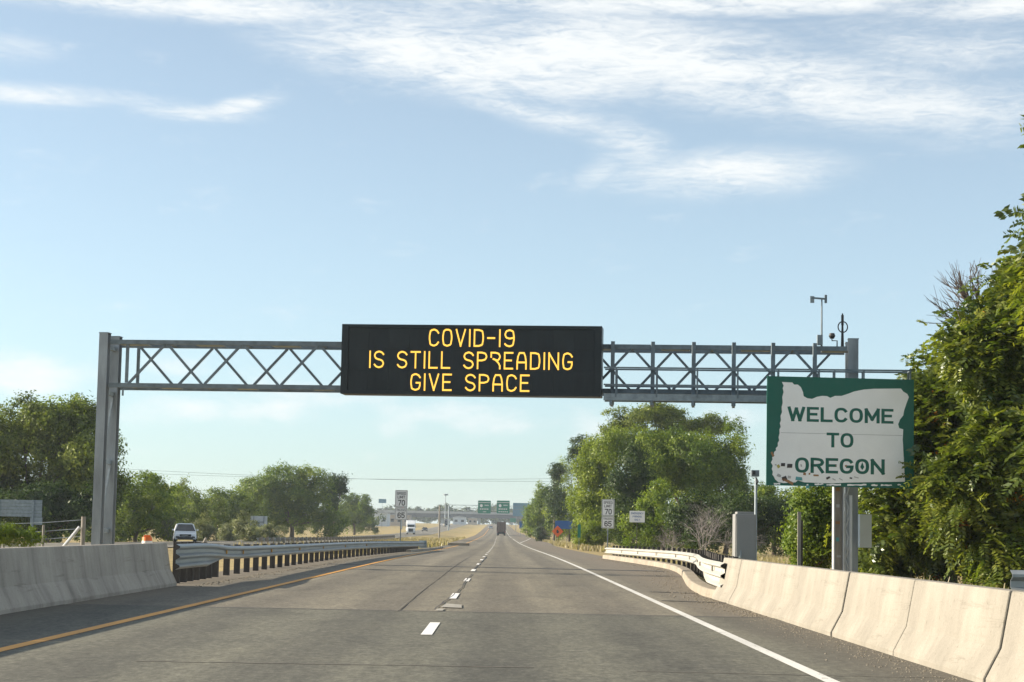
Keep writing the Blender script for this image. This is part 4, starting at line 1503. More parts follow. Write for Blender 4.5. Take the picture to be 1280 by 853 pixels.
def make_car(name, loc, rz, paint, label, suv=True):
    """front towards -Y in the thing's own space"""
    root = empty(name, loc, rz, label, 'car')
    hw, L = .94, 4.6
    zb, zbelt, zroof = .28, 1.0 if suv else .9, 1.62 if suv else 1.42

    def ring(w, z0, z1, tw):
        return [(-w * .93, z0), (w * .93, z0), (w, z0 + .12), (w, (z0 + z1) / 2), (tw, z1 - .05), (tw - .06, z1), (-tw + .06, z1), (-tw, z1 - .05), (-w, (z0 + z1) / 2), (-w, z0 + .12)]
    hood = zbelt - .06
    b = loft(MB(), [(-2.3, ring(.72, .42, hood - .28, .66)), (-2.22, ring(.84, .34, hood - .16, .78)), (-2.0, ring(.91, zb, hood - .06, .84)), (-1.2, ring(hw, zb, hood + .02, .88)), (-.95, ring(hw, zb, zbelt + .02, .9)),
                    (1.6, ring(hw, zb, zbelt + .04, .9)), (2.1, ring(.92, zb + .03, zbelt, .88)), (2.28, ring(.86, .4, zbelt - .1, .8))])
    b.build('body', paint, root, bevel=.02, local=True)
    cabf = -1.0
    re = 2.05 if suv else 1.5
    g = loft(MB(), [(cabf, [(-.86, zbelt), (.86, zbelt), (.84, zbelt + .03), (-.84, zbelt + .03)]), (cabf + .95, [(-.86, zbelt), (.86, zbelt), (.62, zroof - .04), (-.62, zroof - .04)]),
                    (re - .45, [(-.86, zbelt), (.86, zbelt), (.66, zroof - .04), (-.66, zroof - .04)]), (re, [(-.84, zbelt), (.84, zbelt), (.76, zbelt + .2), (-.76, zbelt + .2)])])
    g.build('windows', 'glass', root, local=True)
    rf = MB()
    loft(rf, [(cabf + .9, [(-.62, zroof - .05), (.62, zroof - .05), (.6, zroof - .01), (-.6, zroof - .01)]), (cabf + 1.15, [(-.65, zroof - .06), (.65, zroof - .06), (.56, zroof + .03), (-.58, zroof + .03)]),
              (re - .5, [(-.68, zroof - .06), (.68, zroof - .06), (.58, zroof + .03), (-.58, zroof + .03)]), (re - .35, [(-.68, zroof - .08), (.68, zroof - .08), (.58, zroof), (-.58, zroof)])])
    rf.build('roof', paint, root, local=True)
    for s in (-1, 1):
        MB().bar((s * .86, cabf + .02, zbelt + .01), (s * .62, cabf + .97, zroof - .04), .07).build('pillar', paint, root, local=True)
        MB().bar((s * .86, .45, zbelt), (s * .67, .5, zroof - .05), .08).build('pillar', paint, root, local=True)
        MB().bar((s * .85, re - .1, zbelt), (s * .67, re - .42, zroof - .06), .12).build('pillar', paint, root, local=True)
        MB().box((s * 1.02, cabf + .3, zbelt + .1), (.16, .12, .13)).build('mirror', paint, root, bevel=.02, local=True)
        MB().box((s * .64, -2.235, hood - .23), (.34, .12, .12), Matrix.Rotation(s * .25, 3, 'Z')).build('headlight', 'lamp', root, bevel=.02, local=True)
        MB().box((s * .66, -2.29, .5), (.26, .06, .14)).build('fog_lamp', 'dark', root, bevel=.015, local=True)
        MB().box((s * .74, 2.25, zbelt - .12), (.2, .08, .2)).build('tail_light', 'red_lamp', root, bevel=.02, local=True)
        for y in (-1.42, 1.38):
            wheel(root, s * .84, y, .36, .23)
    MB().box((0, -2.28, hood - .3), (.95, .08, .2)).build('grille', 'dark', root, bevel=.02, local=True)
    MB().box((0, -2.29, .42), (1.3, .08, .2)).build('lower_intake', 'dark', root, bevel=.02, local=True)
    MB().box((0, -2.335, hood - .29), (.5, .02, .03)).build('badge_bar', 'chrome', root, local=True)
    return root


def make_semi(name, loc, rz, paint, trailer, label, rear_detail=False):
    root = empty(name, loc, rz, label, 'truck')
    cab = loft(MB(), [(-3.2, [(-1.05, .5), (1.05, .5), (1.0, 1.75), (-1.0, 1.75)]), (-1.9, [(-1.15, .5), (1.15, .5), (1.1, 2.0), (-1.1, 2.0)]), (-1.85, [(-1.15, .5), (1.15, .5), (1.1, 2.05), (-1.1, 2.05)]),
                      (-1.35, [(-1.2, .5), (1.2, .5), (1.12, 2.95), (-1.12, 2.95)]), (.3, [(-1.22, .5), (1.22, .5), (1.15, 3.9), (-1.15, 3.9)]), (1.2, [(-1.22, .5), (1.22, .5), (1.15, 3.9), (-1.15, 3.9)])])
    cab.build('cab', paint, root, bevel=.04, local=True)
    MB().add([(-1.0, -1.87, 2.08), (1.0, -1.87, 2.08), (1.02, -1.39, 2.86), (-1.02, -1.39, 2.86)], [(0, 1, 2, 3)]).build('windscreen', 'glass', root, local=True)
    MB().box((0, -3.22, 1.2), (1.2, .06, .9)).build('grille', 'dark', root, bevel=.02, local=True)
    MB().box((0, -3.25, .55), (2.2, .2, .3)).build('bumper', 'chrome', root, bevel=.04, local=True)
    for s in (-1, 1):
        MB().box((s * .84, -3.18, 1.1), (.34, .1, .28)).build('headlight', 'lamp', root, bevel=.02, local=True)
        MB().box((s * 1.36, -1.7, 2.2), (.12, .1, .6)).build('mirror', 'dark', root, local=True)
    tr = MB().box((0, 8.4, 2.55), (2.58, 13.4, 2.9)).build('trailer', trailer, root, bevel=.03, local=True)
    for s in (-1, 1):
        MB().box((s * .63, 15.12, 2.55), (1.2, .04, 2.7)).build('trailer_door', trailer, tr, local=True)
        for q in (.25, 1.0):
            MB().box((s * q, 15.16, 2.55), (.05, .03, 2.7)).build('lock_rod', 'brown_d' if rear_detail else 'chrome', tr, local=True)
        MB().box((s * 1.27, 15.1, 2.55), (.12, .1, 2.95)).build('corner_post', 'brown_d' if rear_detail else trailer, tr, local=True)
        MB().box((s * .95, 15.0, .62), (.62, .02, .75)).build('mud_flap', 'dark', root, local=True)
        MB().box((s * 1.05, 15.1, 1.0), (.3, .06, .12)).build('tail_light', 'red_lamp', root, local=True)
        for y in (-2.6, .2, 1.4, 12.2, 13.5):
            wheel(root, s * 1.0, y, .5, .5 if y > 0 else .3)
    MB().box((0, 14.9, .9), (2.4, .15, .12)).build('rear_bar', 'dark', root, local=True)
    MB().box((0, 6, 1.02), (.9, 16, .16)).build('chassis', 'dark', root, local=True)
    return root


c = at(231, 676, 167)
make_car('suv', (c.x, 167, rz_(167)), R(10), 'car_white', 'white car driving towards the viewer on the opposite carriageway at the left')
c = at(513.5, 664, 555)
make_semi('semi_truck', (c.x, 555, rz_(555)), R(3), 'car_white', 'car_white', 'white semi truck oncoming on the opposite carriageway right of the left speed sign')
c = at(531, 661, 700)
make_car('car', (c.x, 700, rz_(700)), 0, 'car_dark', 'small dark car oncoming behind the white semi truck', False)
c = at(558.5, 657, 1000)
make_semi('semi_truck', (c.x, 1000, rz_(1000)), 0, 'car_dark', 'car_white', 'tiny dark-fronted semi truck oncoming near the overpass')
c = at(552, 657, 1010)
make_car('car', (c.x, 1010, rz_(1010)), 0, 'car_white', 'tiny white car oncoming left of the dark-fronted truck', False)
make_semi('semi_truck', (-.05, 579 - 15.1, rz_(579)), math.pi, 'car_dark', 'brown', 'brown box trailer truck driving away in the right lane', True)
bpy.data.objects['semi_truck.002'].location = (-.15, 579 + 15.1, rz_(585))
c = at(613.5, 660, 900)
make_car('car', (c.x, 900, rz_(900)), math.pi, 'car_silver', 'tiny silver car ahead in the left lane', False)

# ------------------------------------------------------------------ far things
def wpx(px, py, Y):
    return at(px, py, Y)


# overpass
Y = 1480
xa, xb = at(470, 645, Y).x, at(720, 645, Y).x
ov = empty('overpass', (0, Y, rz_(Y)), label='long grey overpass bridge crossing the freeway in the distance', cat='bridge')
z0, z1, z2 = at(620, 648.4, Y).z, at(620, 643.6, Y).z, at(620, 640.6, Y).z
for i in range(5):
    a, b = xa + (xb - xa) * i / 5, xa + (xb - xa) * (i + 1) / 5
    MB().box(((a + b) / 2, Y, (z0 + z1) / 2), (b - a - .3, 10, z1 - z0)).build('girder', 'girder', ov)
    MB().box(((a + b) / 2, Y - 5.2, (z1 + z2) / 2 + .01), (b - a - .1, .4, z2 - z1)).build('parapet', 'parapet', ov)
for px in (470, 512, 553, 599, 640, 690):
    x = at(px, 650, Y).x
    for dy in (-3, 3):
        MB().box((x, Y + dy, (rz_(Y) + z0) / 2 - .5), (2.0, 1.2, z0 - rz_(Y) + 1)).build('pier', 'parapet', ov)
for i in range(34):
    x = xa + (xb - xa) * (i + .5) / 34
    MB().box((x, Y - 5.2, z2 + .6), (.18, .18, 1.2)).build('railing_post', 'steel', ov)
MB().box(((xa + xb) / 2, Y - 5.2, z2 + 1.15), (xb - xa, .15, .15)).build('railing', 'steel', ov)
# guide signs on a far gantry
Y = 765
fg = empty('sign_gantry', (0, Y, rz_(Y)), label='distant thin gantry carrying two green guide signs', cat='gantry')
zt = at(600, 634, Y).z
for px in (561, 663):
    x = at(px, 640, Y).x
    MB().tube([(x, Y + .8, rz_(Y) - .5), (x, Y + .8, zt + .4)], .28, 10).build('column', 'steel', fg)
xa, xb = at(561, 640, Y).x, at(663, 640, Y).x
for dz in (-.6, .6):
    MB().bar((xa, Y + .8, zt + dz), (xb, Y + .8, zt + dz), .18).build('chord', 'steel', fg)
for i in range(16):
    a, b = xa + (xb - xa) * i / 16, xa + (xb - xa) * (i + 1) / 16
    MB().bar((a, Y + .8, zt + (.6 if i % 2 else -.6)), (b, Y + .8, zt + (-.6 if i % 2 else .6)), .09).build('diagonal', 'steel', fg)
for px, lab in ((605.5, 'left one of two distant green guide signs above the road'), (629, 'right one of two distant green guide signs above the road')):
    c = at(px, 634, Y)
    k = Y / FOC
    w = 16 * k
    root = empty('guide_sign', (c.x, Y, c.z - w / 2), label=lab, cat='sign', group='green guide signs')
    fr = panel_frame((c.x, c.y, c.z), w, w)
    MB().poly(rrect(0, 0, w, w, .25, 3), lambda u, v, t: fr(u, v, t - .05), .05).build('panel', 'green_far', root)
    MB().poly([(.04 * w, .83 * w), (.96 * w, .83 * w), (.96 * w, .865 * w), (.04 * w, .865 * w)], lambda u, v, t: fr(u, v, .01 + t), .01).build('divider', 'sheet_far', root)
    MB().poly([(.26 * w + .11 * w * math.cos(q * .524), .6 * w + .12 * w * math.sin(q * .524)) for q in range(12)], lambda u, v, t: fr(u, v, .01 + t), .01).build('route_shield', 'sheet_far', root)
    for (u0, u1, v0, v1) in ((.52, .86, .6, .67), (.15, .86, .3, .38), (.15 if px > 610 else .4, .92 if px > 610 else .66, .1, .16)):
        for i in range(5):
            a, b = u0 + (u1 - u0) * i / 5, u0 + (u1 - u0) * (i + .62) / 5
            MB().poly([(a * w, v0 * w), (b * w, v0 * w), (b * w, v1 * w), (a * w, v1 * w)], lambda u, v, t: fr(u, v, .01 + t), .01).build('print', 'sheet_far', root)
Y = 770
post_sign('billboard', 651.5, 637.3, 790, 20.5, 16.5, 'blue_grey', 'large dull blue panel right of the two green guide signs', post='steel', post_dx=(-.3, .3), round_=.01)
post_sign('guide_sign', 641.5, 650.5, 1100, 8, 5, 'green_far', 'tiny green sign just left of the small blue roadside sign', post='steel', post_dx=(-.3, .3))
post_sign('tall_sign', 478, 626.5, 900, 9.5, 5, 'blue_grey', 'small teal sign board high on a pole above the left warehouse', post='steel_d', round_=.02)
# red and white stepped sign
Y = 820
c = at(502.5, 640, Y)
root = empty('pylon_sign', (c.x, Y, gz(c.x, Y)), label='red stepped roadside pylon sign beyond the left speed limit sign', cat='sign')
k = Y / FOC
for (x0, x1, y0, y1, m_) in ((-2, 2, 1.5, 6.5, 'red'), (-3.5, 3.5, -2.2, 1.3, 'red'), (-5.5, 5.5, -5, -2.4, 'wall_white')):
    MB().box((c.x + (x0 + x1) / 2 * k, Y, c.z + (y0 + y1) / 2 * k), ((x1 - x0) * k, .4, (y1 - y0) * k)).build('panel', m_, root)
MB().tube([(c.x, Y + .3, gz(c.x, Y)), (c.x, Y + .3, c.z - 2 * k)], .25, 8).build('pole', 'steel_d', root)
# dark post in the median, high mast light
Y = 420
c0, c1 = at(549, 664, Y), at(548.5, 632, Y)
root = empty('utility_pole', (c0.x, Y, gz(c0.x, Y) - .2), label='plain dark pole standing in the far median grass', cat='pole')
MB().tube([(c0.x, Y, gz(c0.x, Y) - .2), (c0.x, Y, c1.z)], [.2, .17], 10).build('pole', 'grey_post', root)
MB().tube([(c0.x, Y, c1.z), (c0.x, Y, c1.z + .12)], [.19, .1], 10).build('cap', 'dark', root)
Y = 1250
c0, c1 = at(556.5, 640, Y), at(556.5, 618.5, Y)
root = empty('light_mast', (c0.x, Y, rz_(Y)), label='tall thin light mast rising above the overpass', cat='mast')
MB().tube([(c0.x, Y, rz_(Y)), (c0.x, Y, c1.z)], [.35, .2], 8).build('pole', 'steel', root)
MB().tube([(c0.x, Y, c1.z - .5), (c0.x, Y, c1.z + .4)], [1.7, 1.7], 12).build('lamp_ring', 'steel', root)
# warehouses
def house(name, px0, px1, ytop, ybot, Y, wall, roof, label, depth=25, nwin=4):
    a, b = at(px0, ybot, Y), at(px1, ybot, Y)
    zt_ = at(px0, ytop, Y).z
    zg = gz(a.x, Y) - .5
    cxm, W2_ = (a.x + b.x) / 2, b.x - a.x
    root = empty(name, (cxm, Y, zg), label=label, cat='building')
    MB().box((cxm, Y + depth / 2, (zt_ + zg) / 2), (W2_, depth, zt_ - zg)).build('wall', wall, root)
    h = zt_ - zg
    MB().poly([(-.5, 0), (W2_ + .5, 0), (W2_ / 2, h * .16)], lambda u, v, t: Vector((a.x + u, Y + depth + .6 - t, zt_ + v)), depth + 1.2).build('roof', roof, root)
    for i in range(nwin):
        x = a.x + W2_ * (i + .5) / nwin
        f = MB().box((x, Y - .05, zg + h * .55), (W2_ / nwin * .5, .1, h * .3)).build('window', 'steel', root)
        MB().box((x, Y - .12, zg + h * .55), (W2_ / nwin * .42, .05, h * .25)).build('pane', 'glass', f)
    return root


house('warehouse', 453, 484, 641, 652, 980, 'wall_white', 'roof_grey', 'pale low warehouse above the left guardrail end')
house('warehouse', 486, 512, 644, 652, 1050, 'wall_tan', 'roof_grey', 'tan low building behind the left speed limit sign', 20, 3)
house('shed', 566, 582, 646.5, 656, 1300, 'wall_white', 'roof_grey', 'small white shed seen under the overpass', 15, 2)
house('shed', 585, 596, 648, 656, 1350, 'wall_tan', 'roof_grey', 'small tan shed beside the overpass pier', 15, 2)
# low headwall in the median
Y = 210
a, b = at(560, 672, Y), at(587, 672, Y)
tag(MB().box(((a.x + b.x) / 2, Y, gz(a.x, Y) + .12), (b.x - a.x, .35, .4)).build('headwall', 'kerb', bevel=.02), 'low grey concrete headwall in the median grass', 'wall')
# power lines
for i, (ya, yb, Yd) in enumerate(((586, 602, 520), (590.5, 598.5, 560))):
    p = [at(150 + 540 * k / 20, (ya + (yb - ya) * k / 20) + 4 * (1 - ((k - 10) / 10) ** 2), Yd) for k in range(21)]
    q0 = p[0] + (p[0] - p[1]) * 8
    q1 = p[-1] + (p[-1] - p[-2]) * 6
    tag(MB().tube([q0] + p + [q1], .035, 5).build('power_line', 'wire'), ('upper' if i == 0 else 'lower') + ' of two thin power lines crossing the sky above the left trees', 'power line', 'power lines')


# ------------------------------------------------------------------ vegetation
def unit(v):
    return v / np.maximum(np.linalg.norm(v, axis=-1, keepdims=True), 1e-9)


def leaf_quads(P, size, aspect=.5, up=.35, out=None, droop=0.0):
    """one rhombic leaf at each point"""
    n = len(P)
    nr = rng.normal(size=(n, 3)) * .62
    nr[:, 2] += up
    if out is not None:
        nr += out * 1.25
    nr = unit(nr)
    t = rng.normal(size=(n, 3))
    t[:, 2] -= droop * 2
    t = unit(t - nr * np.sum(t * nr, 1, keepdims=True))
    b = np.cross(nr, t)
    s = (size * rng.uniform(.6, 1.35, n))[:, None]
    V = np.empty((n, 4, 3))
    V[:, 0] = P - t * s * .5
    V[:, 1] = P + b * s * aspect * .5
    V[:, 2] = P + t * s * .5
    V[:, 3] = P - b * s * aspect * .5
    return V.reshape(-1, 3), np.arange(n * 4).reshape(n, 4)


def crown_points(lobes, n_clump, per, spread, shell=.55, droop=0.0, sub=10):
    """lobes: (cx, cy, cz, rx, ry, rz); each breaks up into smaller boughs. returns leaf points, outward directions, tints"""
    S, SD, ST = [], [], []
    for l in lobes:
        c, r = np.array(l[:3]), np.array(l[3:6])
        k = sub if len(lobes) < 30 else 2
        d = unit(rng.normal(size=(k, 3)) + np.array([0, -.25, .15]))
        rad = rng.uniform(.22, .58, k)[:, None] * r * rng.uniform(.8, 1.2, (k, 3))
        cen = c + d * r * rng.uniform(.5, .95, k)[:, None]
        S.append(np.concatenate([cen, rad], 1))
        SD.append(d)
        S.append(np.concatenate([c, r * .62])[None])
        SD.append(np.zeros((1, 3)))
    S, SD = np.concatenate(S), np.concatenate(SD)
    ST = rng.normal(0, .13, len(S))
    vol = (S[:, 3] * S[:, 4] * S[:, 5]) ** .7
    pick = rng.choice(len(S), n_clump, p=vol / vol.sum())
    L = S[pick]
    d = unit(rng.normal(size=(n_clump, 3)) + SD[pick] * .5)
    r = shell + (1 - shell) * rng.random(n_clump) + .10 * rng.normal(size=n_clump)
    C = L[:, :3] + d * L[:, 3:6] * r[:, None]
    csz = spread * rng.uniform(.4, 1.2, n_clump)
    P = np.repeat(C, per, 0) + rng.normal(size=(n_clump * per, 3)) * np.repeat(csz, per)[:, None] * np.array([1, 1, .7 + droop])
    out = np.repeat(unit(d + SD[pick] * .7), per, 0)
    ct = np.clip(rng.normal(.45, .16, n_clump) + ST[pick], 0, 1)
    T = np.clip(np.repeat(ct, per) + rng.normal(0, .13, n_clump * per), 0, 1)
    return P, out, T


def limbs(mb, base, targets, r0, fork=.35):
    base = Vector(base)
    top = sum((Vector(t) for t in targets), Vector()) / len(targets)
    f = base.lerp(Vector((base.x * .6 + top.x * .4, base.y * .6 + top.y * .4, top.z)), fork)
    mb.tube([base, base.lerp(f, .5) + Vector((random.uniform(-.1, .1), random.uniform(-.1, .1), 0)), f], [r0, r0 * .85, r0 * .7], 8)
    for t in targets:
        t = Vector(t)
        m1 = f.lerp(t, .45) + Vector((random.uniform(-.4, .4), random.uniform(-.4, .4), random.uniform(.0, .5)))
        mb.tube([f, m1, t], [r0 * .5, r0 * .3, r0 * .08], 6)
        for _ in range(3):
            e = t + Vector((random.uniform(-1, 1), random.uniform(-1, 1), random.uniform(-.3, 1))) * (t - f).length * .2
            mb.tube([m1.lerp(t, random.uniform(.2, .8)), e], [r0 * .16, r0 * .03], 5)


def tree(name, px, Y, lobes_px, leaf, n_clump, per, size, label, spread=.5, trunk=.28, shell=.62, droop=0.0, depth=1.0, aspect=.5, group=None, bark='bark', cat='tree', base_y=None):
    """lobes_px: (px, py, rx, ry) in picture pixels at distance Y; turned into real lobes with depth"""
    k = Y / FOC
    bx = at(px, 660, Y).x
    zg = gz(bx, Y) - .15
    root = empty(name, (bx, Y, zg), label=label, cat=cat, group=group)
    lobes = []
    for q in lobes_px:
        lx, ly, rx, ry = q[:4]
        dy = q[4] if len(q) > 4 else 0
        c = at(lx, ly, Y)
        lobes.append((c.x, Y + dy, c.z, rx * k, (rx + ry) / 2 * k * depth, ry * k))
    size *= .84
    P, out, T = crown_points(lobes, int(n_clump * 2.3), per, spread * .66, shell, droop)
    keep = P[:, 2] > zg + .05
    P, out, T = P[keep], out[keep], T[keep]
    V, F = leaf_quads(P, size, aspect, out=out, droop=droop)
    np_mesh('crown', V, F, leaf, root, np.repeat(T, 4))
    mb = MB()
    tg = [(l[0], l[1], l[2] + l[5] * .05) for l in lobes]
    limbs(mb, (bx, Y, zg), tg, trunk)
    mb.build('trunk', bark, root)
    return root


# --- left side, from the frame edge towards the road
tree('tree', 40, 165, [(30, 560, 70, 58), (105, 560, 45, 55), (60, 530, 50, 34), (-30, 580, 60, 80), (95, 620, 55, 45), (20, 630, 70, 45), (115, 590, 38, 50), (88, 520, 22, 20)],
     'leaf_olive', 1500, 26, .34, 'large olive green tree at the left frame edge behind the gantry column', .55, .4, droop=.2)
tree('tree', 72, 185, [(45, 516, 16, 15), (80, 518, 38, 22), (110, 525, 26, 24), (60, 545, 60, 30), (130, 585, 28, 34)],
     'leaf_green', 300, 22, .34, 'taller tree crown rising behind the large left tree', .5, .3)
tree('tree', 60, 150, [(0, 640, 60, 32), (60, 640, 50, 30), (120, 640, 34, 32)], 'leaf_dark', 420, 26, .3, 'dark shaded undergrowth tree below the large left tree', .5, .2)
tree('tree', 170, 200, [(170, 640, 34, 40), (195, 630, 26, 34), (150, 650, 24, 34), (205, 655, 26, 24)], 'leaf_green', 420, 26, .28, 'round bushy tree just right of the left gantry column', .45, .25)
tree('tree', 205, 300, [(195, 618, 28, 18), (225, 612, 16, 12), (180, 630, 24, 20), (215, 640, 34, 28)], 'leaf_olive', 330, 26, .36, 'small flat-topped tree behind the bushy tree left of the white car', .55, .3)
tree('tree', 235, 280, [(232, 625, 24, 16), (250, 640, 22, 24), (225, 645, 24, 22)], 'leaf_bright', 260, 26, .34, 'yellow-green tree above the white car', .5, .25)
tree('shrub', 207, 296, [(206, 612, 4, 6)], 'leaf_yellow', 18, 24, .3, 'small bright yellow branch tip in the trees above the white car', .35, .05, cat='shrub')
tree('tree', 272, 300, [(270, 632, 26, 22), (285, 645, 26, 28), (255, 650, 24, 22)], 'leaf_green', 300, 26, .36, 'mid green tree between the white car and the big round tree', .55, .3)
tree('tree', 365, 340, [(355, 620, 50, 32), (385, 605, 26, 20), (320, 625, 36, 26), (400, 630, 26, 34), (350, 645, 66, 26), (340, 605, 30, 18), (410, 650, 18, 22)],
     'leaf_green', 1200, 26, .42, 'big round green tree in the middle of the left treeline', .65, .45, depth=.9)
tree('tree', 418, 350, [(418, 606, 14, 14), (412, 622, 14, 16), (426, 612, 10, 10)], 'leaf_dark', 150, 24, .4, 'dark wispy treetop at the right end of the big round tree', .6, .3)
tree('tree', 443, 520, [(442, 640, 20, 20), (438, 628, 10, 11), (455, 645, 12, 14), (432, 648, 14, 14)], 'leaf_green', 320, 24, .6, 'lone round tree right of the big tree in the left treeline', .8, .4)
for i, (px, py, rx, ry, Y, lab) in enumerate(((252, 660, 15, 18, 205, 'tall silvery shrub right behind the white car'), (285, 665, 11, 14, 215, 'small silvery shrub between two taller silvery shrubs'),
                                              (310, 662, 17, 18, 210, 'wide silvery shrub left of the sign back'), (336, 668, 18, 12, 220, 'low silvery shrub under the sign back'),
                                              (212, 662, 10, 14, 200, 'silvery shrub left of the white car'))):
    tree('shrub', px, Y, [(px, py, rx, ry), (px - rx * .4, py + ry * .3, rx * .7, ry * .7), (px + rx * .4, py + ry * .4, rx * .7, ry * .6)], 'leaf_silver', 130, 24, .2, lab, .3, .08, cat='shrub', group='silvery shrubs by the opposite carriageway')

# --- right side clump
tree('tree', 820, 235, [(800, 522, 48, 16), (850, 535, 44, 20), (765, 535, 26, 18), (890, 540, 24, 18), (755, 552, 20, 12), (830, 520, 30, 14)], 'leaf_olive', 620, 24, .3, 'tall olive tree crown at the back of the right clump', .5, .4, shell=.35)
tree('tree', 865, 190, [(860, 580, 56, 40), (900, 575, 34, 38), (820, 580, 42, 38), (880, 620, 50, 46), (840, 560, 40, 24), (915, 600, 22, 30), (925, 640, 34, 40)],
     'leaf_green', 1400, 26, .28, 'broad green tree forming the right half of the clump', .5, .4, droop=.3)
tree('tree', 750, 205, [(755, 580, 34, 36), (742, 620, 28, 40), (770, 560, 34, 22), (760, 640, 40, 40), (738, 655, 22, 32), (790, 555, 30, 18)],
     'leaf_bright', 950, 26, .27, 'bright yellow-green tree forming the left half of the right clump', .5, .35, droop=.5)
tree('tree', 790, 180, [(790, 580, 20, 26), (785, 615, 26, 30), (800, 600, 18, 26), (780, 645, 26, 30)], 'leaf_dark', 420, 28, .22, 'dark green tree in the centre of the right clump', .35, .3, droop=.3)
tree('tree', 830, 160, [(822, 635, 26, 28), (805, 660, 26, 24), (842, 655, 24, 26), (825, 615, 16, 14)], 'leaf_green', 380, 28, .22, 'small bushy tree behind the emergency parking sign', .36, .2)
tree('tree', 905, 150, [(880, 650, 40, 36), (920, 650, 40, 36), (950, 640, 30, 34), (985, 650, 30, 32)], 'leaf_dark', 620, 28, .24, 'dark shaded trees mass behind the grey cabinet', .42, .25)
tree('tree', 968, 170, [(955, 630, 22, 20), (980, 640, 24, 24), (940, 645, 20, 24)], 'leaf_green', 260, 24, .26, 'green tree showing above the equipment cabinet', .42, .25)
tree('tree', 731, 290, [(728, 562, 16, 14), (742, 568, 12, 12), (718, 570, 10, 10), (735, 590, 20, 20)], 'leaf_dark', 200, 20, .32, 'sparse dark treetop left of the bright green tree', .5, .25, shell=.3)
tree('tree', 692, 330, [(692, 592, 9, 13), (700, 588, 7, 9), (694, 612, 12, 16), (698, 640, 16, 28)], 'leaf_dark', 200, 20, .36, 'narrow dark tree at the left of the right clump', .5, .25, shell=.3)
tree('tree', 712, 345, [(715, 588, 16, 14), (712, 625, 20, 34), (700, 650, 20, 26), (722, 655, 18, 28)], 'leaf_bright', 420, 24, .3, 'light green tree behind the blue and orange signs', .5, .25, droop=.4)
tree('tree', 676, 420, [(676, 622, 10, 18), (670, 640, 12, 22), (684, 640, 14, 26), (664, 650, 8, 14)], 'leaf_green', 420, 22, .42, 'tapering green tree at the left end of the right clump', .6, .3, droop=.4)
tree('shrub', 677, 360, [(676, 668, 9, 10), (684, 664, 8, 10)], 'leaf_dark', 110, 24, .3, 'dark round shrub on the verge left of the orange sign', .4, .1, cat='shrub')
tree('shrub', 663, 480, [(663, 660, 9, 9), (670, 664, 8, 8)], 'leaf_bright', 110, 22, .4, 'small bright shrub below the small blue sign', .5, .1, cat='shrub')
tree('shrub', 745, 200, [(742, 668, 14, 16), (752, 672, 16, 14), (729, 672, 8, 10)], 'leaf_bright', 240, 26, .2, 'leafy shrub at the foot of the right speed limit sign', .34, .1, cat='shrub')
tree('shrub', 1018, 64, [(1015, 650, 26, 36), (1038, 660, 26, 38), (1000, 672, 20, 30), (1030, 630, 24, 22), (1020, 690, 40, 20), (1065, 670, 26, 36)], 'leaf_green', 620, 26, .13, 'leafy green shrub behind the stake left of the welcome sign posts', .22, .07, cat='shrub')
tree('shrub', 15, 52, [(10, 668, 26, 13), (35, 672, 22, 10), (-10, 665, 26, 16)], 'leaf_green', 120, 26, .12, 'feathery green shrub behind the left barrier at the frame edge', .15, .05, cat='shrub', aspect=.22)


# --- undergrowth that fills the feet of the trees: one mass on each side
def undergrowth(name, pts, label, mat, n):
    lob = []
    for px, py, rx, ry, Y in pts:
        k = Y / FOC
        c = at(px, py, Y)
        lob.append((c.x, Y, max(c.z, gz(c.x, Y) + .3 * ry * k), rx * k, rx * k * 1.2, ry * k))
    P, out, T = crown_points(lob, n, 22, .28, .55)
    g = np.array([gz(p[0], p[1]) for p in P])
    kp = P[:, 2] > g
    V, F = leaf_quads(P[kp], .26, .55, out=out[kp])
    o = np_mesh(name, V, F, mat, None, np.repeat(T[kp], 4))
    return tag(o, label, 'undergrowth', kind='stuff')


pts = []
for px in np.arange(664, 1010, 11):
    Y = float(np.interp(px, [660, 700, 760, 860, 1010], [500, 360, 225, 172, 155]))
    yb = float(np.interp(px, [660, 700, 760, 860, 1010], [664, 672, 682, 688, 692]))
    h = float(np.interp(px, [660, 720, 800, 1010], [9, 14, 26, 34]))
    pts.append((px, yb - h * random.uniform(.5, 1.4), 15, h * 1.15, Y * random.uniform(1.0, 1.08)))
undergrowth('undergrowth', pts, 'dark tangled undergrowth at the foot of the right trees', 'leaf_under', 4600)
pts = []
for px in np.arange(-20, 470, 13):
    Y = float(np.interp(px, [-20, 150, 250, 330, 470], [158, 190, 240, 320, 545]))
    yb = float(np.interp(px, [-20, 150, 250, 330, 470], [676, 676, 672, 668, 663]))
    h = float(np.interp(px, [-20, 150, 330, 470], [34, 30, 25, 13]))
    pts.append((px, yb - h * random.uniform(.4, 1.2), 15, h * 1.1, Y * random.uniform(1.0, 1.05)))
undergrowth('undergrowth', pts, 'dark tangled undergrowth at the foot of the left treeline', 'leaf_under', 4600)


